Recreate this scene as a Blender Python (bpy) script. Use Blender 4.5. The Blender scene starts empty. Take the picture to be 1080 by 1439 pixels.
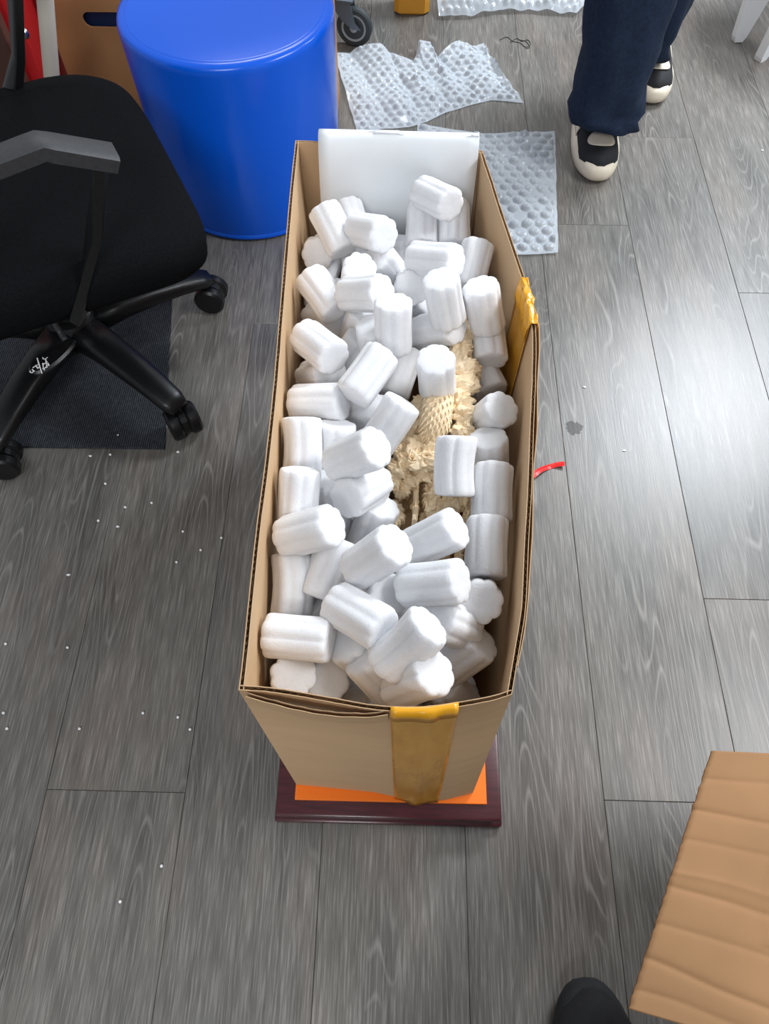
import bpy, bmesh, math, random
from mathutils import Vector, Matrix, noise
random.seed(7)
SC = bpy.context.scene
COL = SC.collection
# ------------------------------------------------------------------ camera
FPX, CAMH = 1050.0, 1.2
PITCH, YAW = math.radians(60.6), math.radians(1.34)
cam_data = bpy.data.cameras.new('camera')
cam = bpy.data.objects.new('camera', cam_data); COL.objects.link(cam)
cam.location = (0, 0, CAMH)
cam.rotation_euler = (math.radians(90) - PITCH, 0, YAW)
cam_data.sensor_fit = 'VERTICAL'; cam_data.sensor_height = 24.0
cam_data.lens = FPX / 1439.0 * 24.0
cam_data.clip_start = 0.02; cam_data.clip_end = 50
SC.camera = cam
# ------------------------------------------------------------------ light
world = bpy.data.worlds.new('world'); SC.world = world; world.use_nodes = True
wb = world.node_tree.nodes['Background']
wb.inputs[0].default_value = (0.90, 0.95, 1.0, 1); wb.inputs[1].default_value = 0.27
def area(name, loc, size, energy, color=(0.95, 0.97, 1.0), aim=None, spread=180):
    l = bpy.data.lights.new(name, 'AREA'); l.shape = 'RECTANGLE'; l.size, l.size_y = size
    l.energy = energy; l.color = color; l.spread = math.radians(spread)
    o = bpy.data.objects.new(name, l); COL.objects.link(o); o.location = loc
    if aim is not None:
        o.rotation_euler = (Vector(aim) - Vector(loc)).to_track_quat('-Z', 'Y').to_euler()
    return o
area('ceiling_panel_light', (2.05, 3.05, 2.8), (1.3, 1.0), 112, (0.86, 0.93, 1.0))
area('ceiling_panel_light', (2.25, 0.7, 2.8), (0.9, 1.3), 48)
area('ceiling_panel_light', (-0.5, 3.9, 2.8), (1.2, 0.6), 20)
area('ceiling_panel_light', (-0.35, -2.0, 2.8), (1.2, 0.6), 46)
SC.view_settings.view_transform = 'Standard'; SC.view_settings.look = 'None'
SC.view_settings.gamma = 1.0; SC.view_settings.use_curve_mapping = False
SC.view_settings.exposure = 0.71
# ------------------------------------------------------------------ geometry helpers
_F = Vector((-math.sin(YAW)*math.cos(PITCH), math.cos(YAW)*math.cos(PITCH), -math.sin(PITCH)))
_R = Vector((math.cos(YAW), math.sin(YAW), 0)); _U = _R.cross(_F); _C = Vector((0, 0, CAMH))
def P(x, y, z=0.0):
    """where the sight line of a photograph pixel meets height z (metres)"""
    d = _F + _R*((x-540)/FPX) - _U*((y-719.5)/FPX)
    return _C + d*((z-CAMH)/d.z)
def Q(w):
    v = Vector(w)-_C; k = v.dot(_F)
    return 540+FPX*v.dot(_R)/k, 719.5-FPX*v.dot(_U)/k
def rootloc(o):
    v = Vector((0, 0, 0))
    while o is not None: v += o.location; o = o.parent
    return v
def link(name, me, mat, parent=None, smooth=False):
    if parent is not None: me.transform(Matrix.Translation(-rootloc(parent)))
    if mat is not None: me.materials.append(mat)
    if smooth:
        for p in me.polygons: p.use_smooth = True
    o = bpy.data.objects.new(name, me); COL.objects.link(o); o.parent = parent
    return o
def pm(name, verts, faces, mat, parent=None, smooth=False):
    me = bpy.data.meshes.new(name); me.from_pydata([tuple(v) for v in verts], [], faces); me.update()
    return link(name, me, mat, parent, smooth)
def bm_obj(name, bm, mat, parent=None, smooth=False):
    bmesh.ops.recalc_face_normals(bm, faces=bm.faces)
    me = bpy.data.meshes.new(name); bm.to_mesh(me); bm.free()
    return link(name, me, mat, parent, smooth)
def autosmooth(o, ang=40):
    me = o.data
    for p in me.polygons: p.use_smooth = True
    a = math.radians(ang); bm = bmesh.new(); bm.from_mesh(me)
    for e in bm.edges:
        if len(e.link_faces) == 2: e.smooth = e.calc_face_angle(0) < a
    bm.to_mesh(me); bm.free(); return o
def add_box(bm, c, s, rot=None, bevel=0, seg=2, taper=None):
    r = bmesh.ops.create_cube(bm, size=1.0); vs = r['verts']
    for v in vs:
        k = 1.0 if taper is None else (taper if v.co.z < 0 else 1.0)
        v.co = Vector((v.co.x*s[0]*k, v.co.y*s[1]*k, v.co.z*s[2]))
    if bevel:
        es = list({e for v in vs for e in v.link_edges})
        rr = bmesh.ops.bevel(bm, geom=es, offset=bevel, segments=seg, profile=.5, affect='EDGES')
        vs = list({v for f in rr['faces'] for v in f.verts} | {v for v in vs if v.is_valid})
    M = Matrix.Translation(Vector(c)) @ (rot if rot is not None else Matrix.Identity(4))
    bmesh.ops.transform(bm, matrix=M, verts=vs)
    return vs
def rings(bm, rs, cap=True, closed=False):
    L = [[bm.verts.new(p) for p in r] for r in rs]; n = len(L[0])
    pairs = list(zip(L, L[1:])) + ([(L[-1], L[0])] if closed else [])
    for a, b in pairs:
        for i in range(n): bm.faces.new((a[i], a[(i+1) % n], b[(i+1) % n], b[i]))
    if cap and not closed: bm.faces.new(L[0][::-1]); bm.faces.new(L[-1])
    return L
def frame(t, up=Vector((0, 0, 1))):
    t = Vector(t).normalized()
    if abs(t.dot(up)) > .98: up = Vector((0, 1, 0))
    a = up.cross(t).normalized(); return a, t.cross(a)
def tube(bm, pts, rad, n=10, cap=True, sx=1.0, up=Vector((0, 0, 1)), power=1.0):
    """pts path; rad float/list ; sx widens the section sideways; power<1 squares it"""
    pts = [Vector(p) for p in pts]; m = len(pts)
    if not isinstance(rad, (list, tuple)): rad = [rad]*m
    out = []
    for i, p in enumerate(pts):
        t = pts[min(i+1, m-1)] - pts[max(i-1, 0)]; a, b = frame(t, up)
        sg = lambda q: math.copysign(abs(q)**power, q)
        out.append([p + a*(rad[i]*sx*sg(math.cos(2*math.pi*k/n))) + b*(rad[i]*sg(math.sin(2*math.pi*k/n))) for k in range(n)])
    return rings(bm, out, cap)
def lathe(bm, prof, c=(0, 0, 0), n=32, M=None):
    """prof list of (r, z)"""
    out = []
    for r, z in prof:
        out.append([Vector((r*math.cos(2*math.pi*k/n), r*math.sin(2*math.pi*k/n), z)) for k in range(n)])
    if M is None: M = Matrix.Translation(Vector(c))
    out = [[M @ p for p in r] for r in out]
    return rings(bm, out, True)
def catmull(pts, k=6):
    pts = [Vector(p) for p in pts]; out = []
    for i in range(len(pts)-1):
        p0 = pts[max(i-1, 0)]; p1 = pts[i]; p2 = pts[i+1]; p3 = pts[min(i+2, len(pts)-1)]
        for j in range(k):
            t = j/k
            out.append(.5*((2*p1)+(p2-p0)*t+(2*p0-5*p1+4*p2-p3)*t*t+(-p0+3*p1-3*p2+p3)*t**3))
    out.append(pts[-1]); return out
def resample(pts, n):
    pts = [Vector(p) for p in pts]; d = [0]
    for a, b in zip(pts, pts[1:]): d.append(d[-1]+(b-a).length)
    out = []
    for i in range(n):
        s = d[-1]*i/(n-1); j = 0
        while j < len(d)-2 and d[j+1] < s: j += 1
        u = (s-d[j])/max(1e-9, d[j+1]-d[j]); out.append(pts[j].lerp(pts[j+1], u))
    return out
def thing(name, label, cat, loc=(0, 0, 0), group=None):
    o = bpy.data.objects.new(name, None); COL.objects.link(o); o.location = loc
    o.empty_display_size = .05
    return tag(o, label, cat, group)
def tag(o, label, cat, group=None):
    o['label'] = label; o['category'] = cat
    if group: o['group'] = group
    return o
# ------------------------------------------------------------------ materials
def new_mat(name, color, rough=.6, metal=0, spec=.5):
    m = bpy.data.materials.new(name); m.use_nodes = True
    b = m.node_tree.nodes['Principled BSDF']
    b.inputs['Base Color'].default_value = (*color, 1); b.inputs['Roughness'].default_value = rough
    b.inputs['Metallic'].default_value = metal; b.inputs['Specular IOR Level'].default_value = spec
    return m
class N:
    def __init__(s, m): s.t = m.node_tree; s.b = s.t.nodes['Principled BSDF']
    def n(s, ty, **kw):
        x = s.t.nodes.new(ty)
        for k, v in kw.items():
            if k.startswith('i_'): x.inputs[k[2:].replace('_', ' ')].default_value = v
            else: setattr(x, k, v)
        return x
    def l(s, a, b): s.t.links.new(a, b)
    def noise(s, vec, scale, detail=4, rough=.55, dist=0):
        x = s.n('ShaderNodeTexNoise'); x.inputs['Scale'].default_value = scale
        x.inputs['Detail'].default_value = detail; x.inputs['Roughness'].default_value = rough
        x.inputs['Distortion'].default_value = dist; s.l(vec, x.inputs['Vector']); return x.outputs['Fac']
    def ramp(s, f, stops):
        x = s.n('ShaderNodeValToRGB'); e = x.color_ramp.elements
        while len(e) < len(stops): e.new(.5)
        for q, (p, c) in zip(e, stops): q.position = p; q.color = (*c, 1) if len(c) == 3 else c
        s.l(f, x.inputs[0]); return x.outputs[0]
    def mix(s, f, a, b, mode='MIX'):
        x = s.n('ShaderNodeMix', data_type='RGBA', blend_type=mode)
        for q, v in ((x.inputs[0], f), (x.inputs[6], a), (x.inputs[7], b)):
            if hasattr(v, 'is_linked'): s.l(v, q)
            else: q.default_value = v if not isinstance(v, tuple) else (*v, 1)
        return x.outputs[2]
    def map(s, vec, sc=(1, 1, 1), rot=(0, 0, 0)):
        x = s.n('ShaderNodeMapping'); x.inputs['Scale'].default_value = sc; x.inputs['Rotation'].default_value = rot
        s.l(vec, x.inputs['Vector']); return x.outputs[0]
    def bump(s, f, st, dist=.002):
        x = s.n('ShaderNodeBump'); x.inputs['Strength'].default_value = st; x.inputs['Distance'].default_value = dist
        s.l(f, x.inputs['Height']); s.l(x.outputs[0], s.b.inputs['Normal']); return x
    def coord(s, which='Object'):
        return s.n('ShaderNodeTexCoord').outputs[which]
def noisy(name, color, rough, amp=.12, scale=60, bump=.2, bd=.001, spec=.5, stretch=(1, 1, 1)):
    m = new_mat(name, color, rough, 0, spec); q = N(m); c = q.map(q.coord(), stretch)
    f = q.noise(c, scale)
    lo = tuple(v*(1-amp) for v in color); hi = tuple(min(1, v*(1+amp)) for v in color)
    q.l(q.ramp(f, [(.3, lo), (.7, hi)]), q.b.inputs['Base Color'])
    if bump: q.bump(q.noise(c, scale*3), bump, bd)
    return m
def plank_material():
    m = new_mat('grey_oak_laminate', (.15, .145, .14), .42, 0, .60); q = N(m)
    oi = q.n('ShaderNodeObjectInfo').outputs['Random']
    mul = q.n('ShaderNodeMath', operation='MULTIPLY'); mul.inputs[1].default_value = 37.0; q.l(oi, mul.inputs[0])
    cx = q.n('ShaderNodeCombineXYZ'); q.l(mul.outputs[0], cx.inputs[0]); q.l(mul.outputs[0], cx.inputs[1])
    add = q.n('ShaderNodeVectorMath', operation='ADD'); q.l(q.coord(), add.inputs[0]); q.l(cx.outputs[0], add.inputs[1])
    v = add.outputs[0]
    fine = q.noise(q.map(v, (1, .035, 1)), 420, 3, .6)
    mid = q.noise(q.map(v, (1, .06, 1)), 70, 5, .6, .3)
    blot = q.noise(q.map(v, (1, .35, 1)), 7, 3, .5)
    # cathedral grain: contour lines of a smooth, stretched field
    field = q.noise(q.map(v, (1, .10, 1)), 10.5, 1.5, .4, .1)
    mm = q.n('ShaderNodeMath', operation='MULTIPLY'); mm.inputs[1].default_value = 62; q.l(field, mm.inputs[0])
    fr = q.n('ShaderNodeMath', operation='PINGPONG'); fr.inputs[1].default_value = 1; q.l(mm.outputs[0], fr.inputs[0])
    lines = q.ramp(fr.outputs[0], [(0, (0, 0, 0)), (.72, (.0, .0, .0)), (1, (1, 1, 1))])
    mask = q.ramp(q.noise(q.map(v, (1, .22, 1)), 8.5, 2), [(.48, (0, 0, 0)), (.60, (1, 1, 1))])
    base = q.ramp(mid, [(.25, (.088, .079, .068)), (.5, (.152, .139, .122)), (.78, (.245, .228, .203))])
    base = q.mix(.5, base, q.ramp(fine, [(.3, (.065, .060, .055)), (.5, (.145, .136, .126)), (.68, (.34, .325, .305))]))
    tint = q.ramp(blot, [(.3, (.80, .84, .84)), (.5, (1, 1, 1)), (.7, (1.12, 1.04, 1.0))])
    base = q.mix(1.0, base, tint, 'MULTIPLY')
    dark = q.mix(1.0, base, (.62, .62, .63), 'MULTIPLY')
    base = q.mix(q.mix(.7, (0, 0, 0), mask), base, dark)
    mm2 = q.n('ShaderNodeMath', operation='MULTIPLY'); q.l(lines, mm2.inputs[0]); q.l(mask, mm2.inputs[1])
    mm3 = q.n('ShaderNodeMath', operation='MULTIPLY'); q.l(mm2.outputs[0], mm3.inputs[0]); mm3.inputs[1].default_value = .45
    base = q.mix(mm3.outputs[0], base, (.36, .345, .32))
    per = q.ramp(oi, [(0, (.92, .92, .93)), (1, (1.08, 1.07, 1.05))])
    base = q.mix(1.0, base, per, 'MULTIPLY')
    q.l(base, q.b.inputs['Base Color'])
    q.l(q.ramp(fine, [(.2, (.29, .29, .29)), (.8, (.41, .41, .41))]), q.b.inputs['Roughness'])
    q.bump(fine, .25, .0006)
    return m
M_PLANK = plank_material()
M_GAP = new_mat('dark_joint', (.02, .02, .02), .8)
M_CARD = noisy('kraft_cardboard', (.58, .385, .215), .75, .04, 8, .15, .0006, .3, (1, 1, 5))
M_CARD_IN = noisy('kraft_cardboard_inside', (.62, .42, .245), .75, .06, 12, .1, .0005, .3)
M_FLAP = noisy('orange_brown_cardboard', (.36, .195, .09), .75, .08, 9, .15, .0006, .3)
M_FLUTE = noisy('cardboard_flute', (.40, .26, .15), .85, .15, 80, .1)
M_FOAM = noisy('white_foam', (.84, .845, .865), .75, .02, 150, .5, .0012, .25)
M_FOAM.node_tree.nodes['Principled BSDF'].inputs['Subsurface Weight'].default_value = .55
M_FOAM.node_tree.nodes['Principled BSDF'].inputs['Subsurface Radius'].default_value = (.010, .010, .011)
M_FOAM.node_tree.nodes['Principled BSDF'].inputs['Subsurface Scale'].default_value = 1.0
M_SHEET = noisy('white_foam_sheet', (.86, .89, .915), .6, .015, 30, .1, .001, .35)
M_BLACK = noisy('black_plastic', (.006, .006, .0065), .36, .2, 200, .15, .0004, .35)
M_FABRIC = noisy('black_seat_fabric', (.0045, .005, .006), .95, .3, 300, .5, .0008, .08)
M_ARM = noisy('dark_grey_armrest', (.032, .033, .036), .5, .15, 220, .3, .0005, .45)
M_STEEL = new_mat('chrome_steel', (.6, .6, .62), .25, 1)
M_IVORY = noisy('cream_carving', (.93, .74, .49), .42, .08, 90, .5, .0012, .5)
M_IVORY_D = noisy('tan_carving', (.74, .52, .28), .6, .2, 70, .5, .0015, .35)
M_MAHOG = noisy('dark_red_lacquered_wood', (.062, .009, .013), .25, .35, 20, 0, .001, .5, (1, 8, 1))
M_ORANGE = new_mat('orange_board', (.95, .19, .003), .6)
M_BEAD = new_mat('foam_bead', (.9, .9, .9), .7)
def tape_mat():
    m = new_mat('amber_packing_tape', (.86, .42, .03), .16, 0, .6); q = N(m)
    f = q.noise(q.map(q.coord(), (1, 1, .25)), 55, 3)
    q.l(q.ramp(f, [(.3, (.74, .34, .03)), (.7, (.90, .48, .06))]), q.b.inputs['Base Color'])
    q.b.inputs['Alpha'].default_value = .72
    q.bump(f, .3, .002); return m
M_TAPE = tape_mat()
def tape_edge_mat():
    m = new_mat('thick_amber_tape', (.90, .42, .02), .2, 0, .6); return m
M_TAPE2 = tape_edge_mat()
def bubble_mat():
    m = new_mat('clear_bubble_plastic', (.72, .79, .86), .14, 0, .7); q = N(m)
    lw = q.n('ShaderNodeLayerWeight'); lw.inputs[0].default_value = .35
    r = q.ramp(lw.outputs['Facing'], [(0, (.44, .44, .44)), (.7, (.76, .76, .76))])
    q.l(r, q.b.inputs['Alpha']); return m
M_BUBBLE = bubble_mat()
def rug_mat():
    m = new_mat('charcoal_ribbed_rug', (.03, .034, .04), .95, 0, .2); q = N(m); c = q.coord()
    w = q.n('ShaderNodeTexWave', wave_type='BANDS', bands_direction='X'); w.inputs['Scale'].default_value = 75
    w.inputs['Distortion'].default_value = 1.2; w.inputs['Detail'].default_value = 2; q.l(c, w.inputs['Vector'])
    f = q.noise(c, 160, 3); k = q.mix(.5, w.outputs[0], f)
    q.l(q.ramp(k, [(.25, (.012, .014, .018)), (.6, (.035, .04, .048)), (.85, (.085, .09, .10))]), q.b.inputs['Base Color'])
    q.bump(k, .6, .002); return m
M_RUG = rug_mat()
M_BLUE = new_mat('glossy_blue_plastic', (.002, .115, .78), .22, 0, .45)
M_DENIM = noisy('navy_trouser_cloth', (.010, .020, .045), .85, .25, 120, .5, .001, .25)
M_CREAM = noisy('cream_rubber_and_leather', (.78, .70, .56), .55, .04, 60, .1)
M_SHOEBLK = noisy('black_suede', (.012, .013, .016), .8, .2, 140, .3)
M_RED = new_mat('red_plastic', (.72, .025, .03), .35)
M_WHITEP = new_mat('white_plastic', (.80, .82, .84), .35)
M_POLE = new_mat('cream_painted_metal', (.55, .50, .43), .4)
M_BROWN = new_mat('dark_brown_post', (.10, .04, .03), .5)
M_CARTON = noisy('orange_brown_carton', (.46, .22, .085), .6, .08, 10, .1)
M_DKBLUE = new_mat('navy_lining', (.008, .02, .09), .7)
M_WHEEL = new_mat('grey_wheel_disc', (.30, .34, .37), .35)
M_TYRE = new_mat('dark_grey_tyre', (.035, .045, .05), .6)
M_GREYP = new_mat('grey_blue_metal', (.13, .16, .20), .4, .5)
M_YELLOW = new_mat('orange_yellow_plastic', (.72, .33, .03), .5)
M_SKIN = new_mat('skin', (.55, .34, .25), .55)
M_HAIR = new_mat('black_hair', (.01, .009, .008), .5)
M_SHIRT = noisy('dark_grey_shirt', (.05, .055, .065), .85, .15, 80, .3)
M_STRIP = new_mat('red_plastic_strip', (.85, .03, .03), .25)
M_STAIN = new_mat('dark_stain', (.035, .035, .035), .7)
M_LOGO = new_mat('white_print', (.8, .8, .8), .5)
# ------------------------------------------------------------------ setting: floor
PW, PL = 0.2118, 1.28
X0 = 0.540
floor = pm('floor', [(-2.4, -1.3, -.012), (2.8, -1.3, -.012), (2.8, 4.4, -.012), (-2.4, 4.4, -.012),
                     (-2.4, -1.3, -.004), (2.8, -1.3, -.004), (2.8, 4.4, -.004), (-2.4, 4.4, -.004)],
           [(0, 3, 2, 1), (4, 5, 6, 7), (0, 1, 5, 4), (1, 2, 6, 5), (2, 3, 7, 6), (3, 0, 4, 7)], M_GAP)
floor['kind'] = 'structure'
joints = {0: .517, -1: .183, -2: 1.6, -3: .42, -4: 1.135, -5: .179, -6: .87, 1: 1.25, 2: .2, 3: .8, -7: .3}
longrow = {-2: 2.6}
cache = {}
def plank_mesh(w, l):
    k = (round(w, 4), round(l, 4))
    if k in cache: return cache[k]
    bm = bmesh.new(); b = .0006; t = .006
    lo = [(-w/2, -l/2), (w/2, -l/2), (w/2, l/2), (-w/2, l/2)]
    rs = [[Vector((x, y, -t)) for x, y in lo], [Vector((x, y, -b)) for x, y in lo],
          [Vector((x-math.copysign(b, x), y-math.copysign(b, y), 0)) for x, y in lo]]
    rings(bm, rs); me = bpy.data.meshes.new('plank'); bmesh.ops.recalc_face_normals(bm, faces=bm.faces)
    bm.to_mesh(me); bm.free(); me.materials.append(M_PLANK); cache[k] = me; return me
for r in range(-13, 10):
    xl = X0 + r*PW
    if xl < -2.35 or xl+PW > 2.75: continue
    j0 = joints.get(r, .183 + (r*0.47) % PL); PLr = longrow.get(r, PL)
    k = -3
    while True:
        a = j0 + k*PLr; b = a+PLr; k += 1
        if b < -1.2: continue
        if a > 4.3: break
        a = max(a, -1.25); b = min(b, 4.35)
        if b-a < .05: continue
        g = .0006
        o = bpy.data.objects.new('plank', plank_mesh(PW-g, b-a-g)); COL.objects.link(o)
        o.parent = floor; o.location = (xl+PW/2, (a+b)/2, 0)
# ------------------------------------------------------------------ the carton
Z_RIM, Z_BASE = .557, .0535
carton = thing('cardboard_carton', 'tall open brown cardboard carton full of white foam pieces, seamed with amber tape', 'carton', (0, .56, Z_BASE))
def wall(top, bot, name, n=60, nv=7, t=.0045, bulge=0.0, outn=Vector((0, -1, 0)), rag=.0008, layers=1):
    """a corrugated wall: outer liner, inner liner, and the wavy flute between them"""
    top = resample(catmull(top, 6), n); bot = resample(bot, n)
    def surf(off, jz):
        V = []
        for j in range(nv):
            v = j/(nv-1)
            for i in range(n):
                p = bot[i].lerp(top[i], v); s = math.sin(math.pi*v)*math.sin(math.pi*i/(n-1))*bulge
                p = p + outn*(s-off)
                if j == nv-1: p.z += jz(i)
                V.append(p)
        return V
    def solid(nm, o1, o2, mat, parent, seed):
        jz = lambda i: rag*noise.noise(Vector((i*.45, seed, 0)))*2
        A, B = surf(o1, jz), surf(o2, jz); F = []
        m = len(A); idx = lambda i, j: j*n+i
        for j in range(nv-1):
            for i in range(n-1):
                F.append((idx(i, j), idx(i+1, j), idx(i+1, j+1), idx(i, j+1)))
                F.append((m+idx(i, j), m+idx(i, j+1), m+idx(i+1, j+1), m+idx(i+1, j)))
        for i in range(n-1):
            F.append((idx(i, nv-1), idx(i+1, nv-1), m+idx(i+1, nv-1), m+idx(i, nv-1)))
            F.append((idx(i+1, 0), idx(i, 0), m+idx(i, 0), m+idx(i+1, 0)))
        for j in range(nv-1):
            F.append((idx(0, j+1), m+idx(0, j+1), m+idx(0, j), idx(0, j)))
            F.append((idx(n-1, j), m+idx(n-1, j), m+idx(n-1, j+1), idx(n-1, j+1)))
        bm = bmesh.new(); vs = [bm.verts.new(p) for p in A+B]
        for f in F: bm.faces.new([vs[q] for q in f])
        return bm_obj(nm, bm, mat, parent, True)
    w = solid(name, 0, .0007, M_CARD, carton, 1.0)
    autosmooth(w)
    autosmooth(solid('inner_liner', t-.0007, t, M_CARD_IN, w, 5.0))
    # flute
    L = sum((a-b).length for a, b in zip(top, top[1:])); k = int(L/.0035)
    tt = resample(top, k); bb = resample(bot, k); V = []; F = []
    for i in range(k):
        off = t/2 + (t/2-.0008)*math.sin(i*math.pi/1.05)
        for j in range(4):
            v = j/3; s = math.sin(math.pi*v)*math.sin(math.pi*i/(k-1))*bulge
            p = bb[i].lerp(tt[i], v) + outn*(s-off)
            if j == 3: p.z -= .0006 + .0008*abs(noise.noise(Vector((i*.3, 3, 0))))
            V.append(p)
    for i in range(k-1):
        for j in range(3): F.append((i*4+j, (i+1)*4+j, (i+1)*4+j+1, i*4+j+1))
    pm('flute', V, F, M_FLUTE, w, True)
    return w
R = lambda pts: [P(x, y, Z_RIM) for x, y in pts]
FL, FR, BL, BR = (335, 970), (719, 976), (415, 197), (678, 212)
left_top = R([BL, (408, 262), (401, 340), (392, 445), (384, 540), (372, 650), (360, 740), (349, 840), (342, 910), FL])
right_top = R([FR, (731, 905), (739, 850), (743, 760), (747, 690), (750, 600), (753, 520), (752, 455), (740, 400), (722, 345), (704, 292), (690, 248), BR])
front_top = R([FL, (372, 972), (420, 979), (470, 988), (530, 998), (590, 1000), (640, 994), (690, 985), FR])
back_top = R([BR, (600, 204), (500, 200), BL])
bz = Z_BASE
b00 = Vector((-.133, .186, bz)); b10 = Vector((.124, .180, bz)); b11 = Vector((.122, .940, bz)); b01 = Vector((-.135, .942, bz))
right_bot = [b10, Vector((.135, .4, bz)), Vector((.138, .62, bz)), b11]
w_left = wall(left_top, [b01, b00], 'left_panel', 80, bulge=.004, outn=Vector((-1, 0, 0)))
w_right = wall(right_top, right_bot, 'right_panel', 90, bulge=.004, outn=Vector((1, 0, 0)))
front_bot = [b00, Vector((-.02, .178, bz)), Vector((.045, .166, bz)), Vector((.085, .170, bz)), b10]
w_front = wall(front_top, front_bot, 'front_panel', 60, bulge=.004, outn=Vector((0, -1, 0)))
w_back = wall(back_top, [b11, b01], 'back_panel', 40, bulge=.0, outn=Vector((0, 1, 0)))
bmx = bmesh.new(); add_box(bmx, (-.006, .56, bz+.003), (.245, .745, .005)); bm_obj('bottom_panel', bmx, M_CARD_IN, carton)
# the torn second ply that has come away along the front rim
def strip(name, path, width_dir, w, mat, parent, t=.0008, jag=0.0):
    V = []; n = len(path)
    for i, p in enumerate(path):
        j = jag*noise.noise(Vector((i*.7, 9, 2)))
        a = p + Vector(width_dir)*(w+j)
        V += [p, a]
    bm = bmesh.new(); vs = [bm.verts.new(q) for q in V]
    for i in range(n-1): bm.faces.new((vs[2*i], vs[2*i+2], vs[2*i+3], vs[2*i+1]))
    bmesh.ops.recalc_face_normals(bm, faces=bm.faces)
    bmesh.ops.solidify(bm, geom=bm.faces[:], thickness=t)
    return bm_obj(name, bm, mat, parent, False)
tp = resample(catmull(R([(345, 976), (380, 983), (425, 992), (470, 999), (520, 1003), (545, 1001)])), 40)
tp = [p + Vector((0, -.0012 - .0028*math.sin(math.pi*i/39), -.001+.0007*math.sin(i*.9))) for i, p in enumerate(tp)]
strip('torn_ply', tp, (0, .0006, -.025), 1, M_CARD, carton, .0006)
tp2 = [p + Vector((0, .0034, .0006*math.sin(i*1.7))) for i, p in enumerate(tp)]
strip('torn_ply', tp2, (0, .0004, -.02), 1, M_FLUTE, carton, .0006)
# right side: the overlapping second panel edge
tp = resample(catmull(R([(757, 452), (757, 520), (753, 620), (748, 720), (744, 830), (727, 935)])), 60)
tp = [p + Vector((.0005+.0008*math.sin(i*.37), 0, -.002+.0005*math.sin(i*1.3))) for i, p in enumerate(tp)]
strip('overlapping_ply', tp, (-.0015, 0, -.12), 1, M_CARD, carton, .0008)
# tape: front seam, from inside the rim down and under the bottom edge
def front_surface(u, v):
    """point on the front wall; u along the rim 0..1, v 0 bottom..1 top"""
    T = FT[int(round(u*(len(FT)-1)))]; B = FB[int(round(u*(len(FB)-1)))]
    return B.lerp(T, v) + Vector((0, -1, 0))*(math.sin(math.pi*v)*math.sin(math.pi*u)*.004)
FT = resample(catmull(front_top, 6), 201); FB = resample(front_bot, 201)
def grid_obj(name, G, mat, parent, thick=0, smooth=True):
    n = len(G[0]); bm = bmesh.new(); vs = [[bm.verts.new(p) for p in r] for r in G]
    for a, b in zip(vs, vs[1:]):
        for i in range(n-1): bm.faces.new((a[i], a[i+1], b[i+1], b[i]))
    bmesh.ops.recalc_face_normals(bm, faces=bm.faces)
    if thick:
        bm.normal_update(); m_ = len(vs)
        back = [[bm.verts.new(v.co - v.normal*thick) for v in r] for r in vs]
        for a, b in zip(back, back[1:]):
            for i in range(n-1): bm.faces.new((a[i+1], a[i], b[i], b[i+1]))
        for i in range(n-1):
            bm.faces.new((vs[0][i+1], vs[0][i], back[0][i], back[0][i+1])); bm.faces.new((vs[-1][i], vs[-1][i+1], back[-1][i+1], back[-1][i]))
        for j in range(m_-1):
            bm.faces.new((vs[j][0], vs[j+1][0], back[j+1][0], back[j][0])); bm.faces.new((vs[j+1][-1], vs[j][-1], back[j][-1], back[j+1][-1]))
    return bm_obj(name, bm, mat, parent, smooth)
G = []
for j in range(-3, 26):
    row = []
    for i in range(13):
        a = i/12; u = .553 + a*.245 if j > 20 else .553 + a*.245
        v = 1 - max(j, 0)/22.0
        wr = .0011*noise.noise(Vector((a*9, v*5, 0))) + (.0028*math.exp(-((a-.50-.06*v)**2)/.0012)) + (.0016*math.exp(-((a-.68)**2)/.0008))
        if j < 0:                                   # folded over the rim to the inside
            p = front_surface(u, 1.0) + Vector((0, .0062, .0012 + .008*(j+1))) if j < -1 else front_surface(u, 1.0) + Vector((0, .003, .0022))
        elif v <= 0:                                # tucked under
            p = front_surface(u, 0.0) + Vector((0, -.003 + .004*(j-22), -.0002))
            p.z = Z_BASE + .0008 + .002*abs(noise.noise(Vector((a*6, 2, 0))))
            p.y -= .004*math.exp(-((a-.45)**2)/.03)
        else:
            p = front_surface(u, v) + Vector((0, -.0018-wr, 0))
            p.y -= .003*math.exp(-((a-.45)**2)/.04)*max(0, 1-v*7)
        row.append(p)
    G.append(row)
grid_obj('seam_tape', G, M_TAPE, carton, .0004)
grid_obj('tape_fold', [[q + Vector((0, -.0012 if j > 1 else .0, .0006)) for q in r] for j, r in enumerate(G[1:5])], M_TAPE2, carton, .0004)
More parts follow.
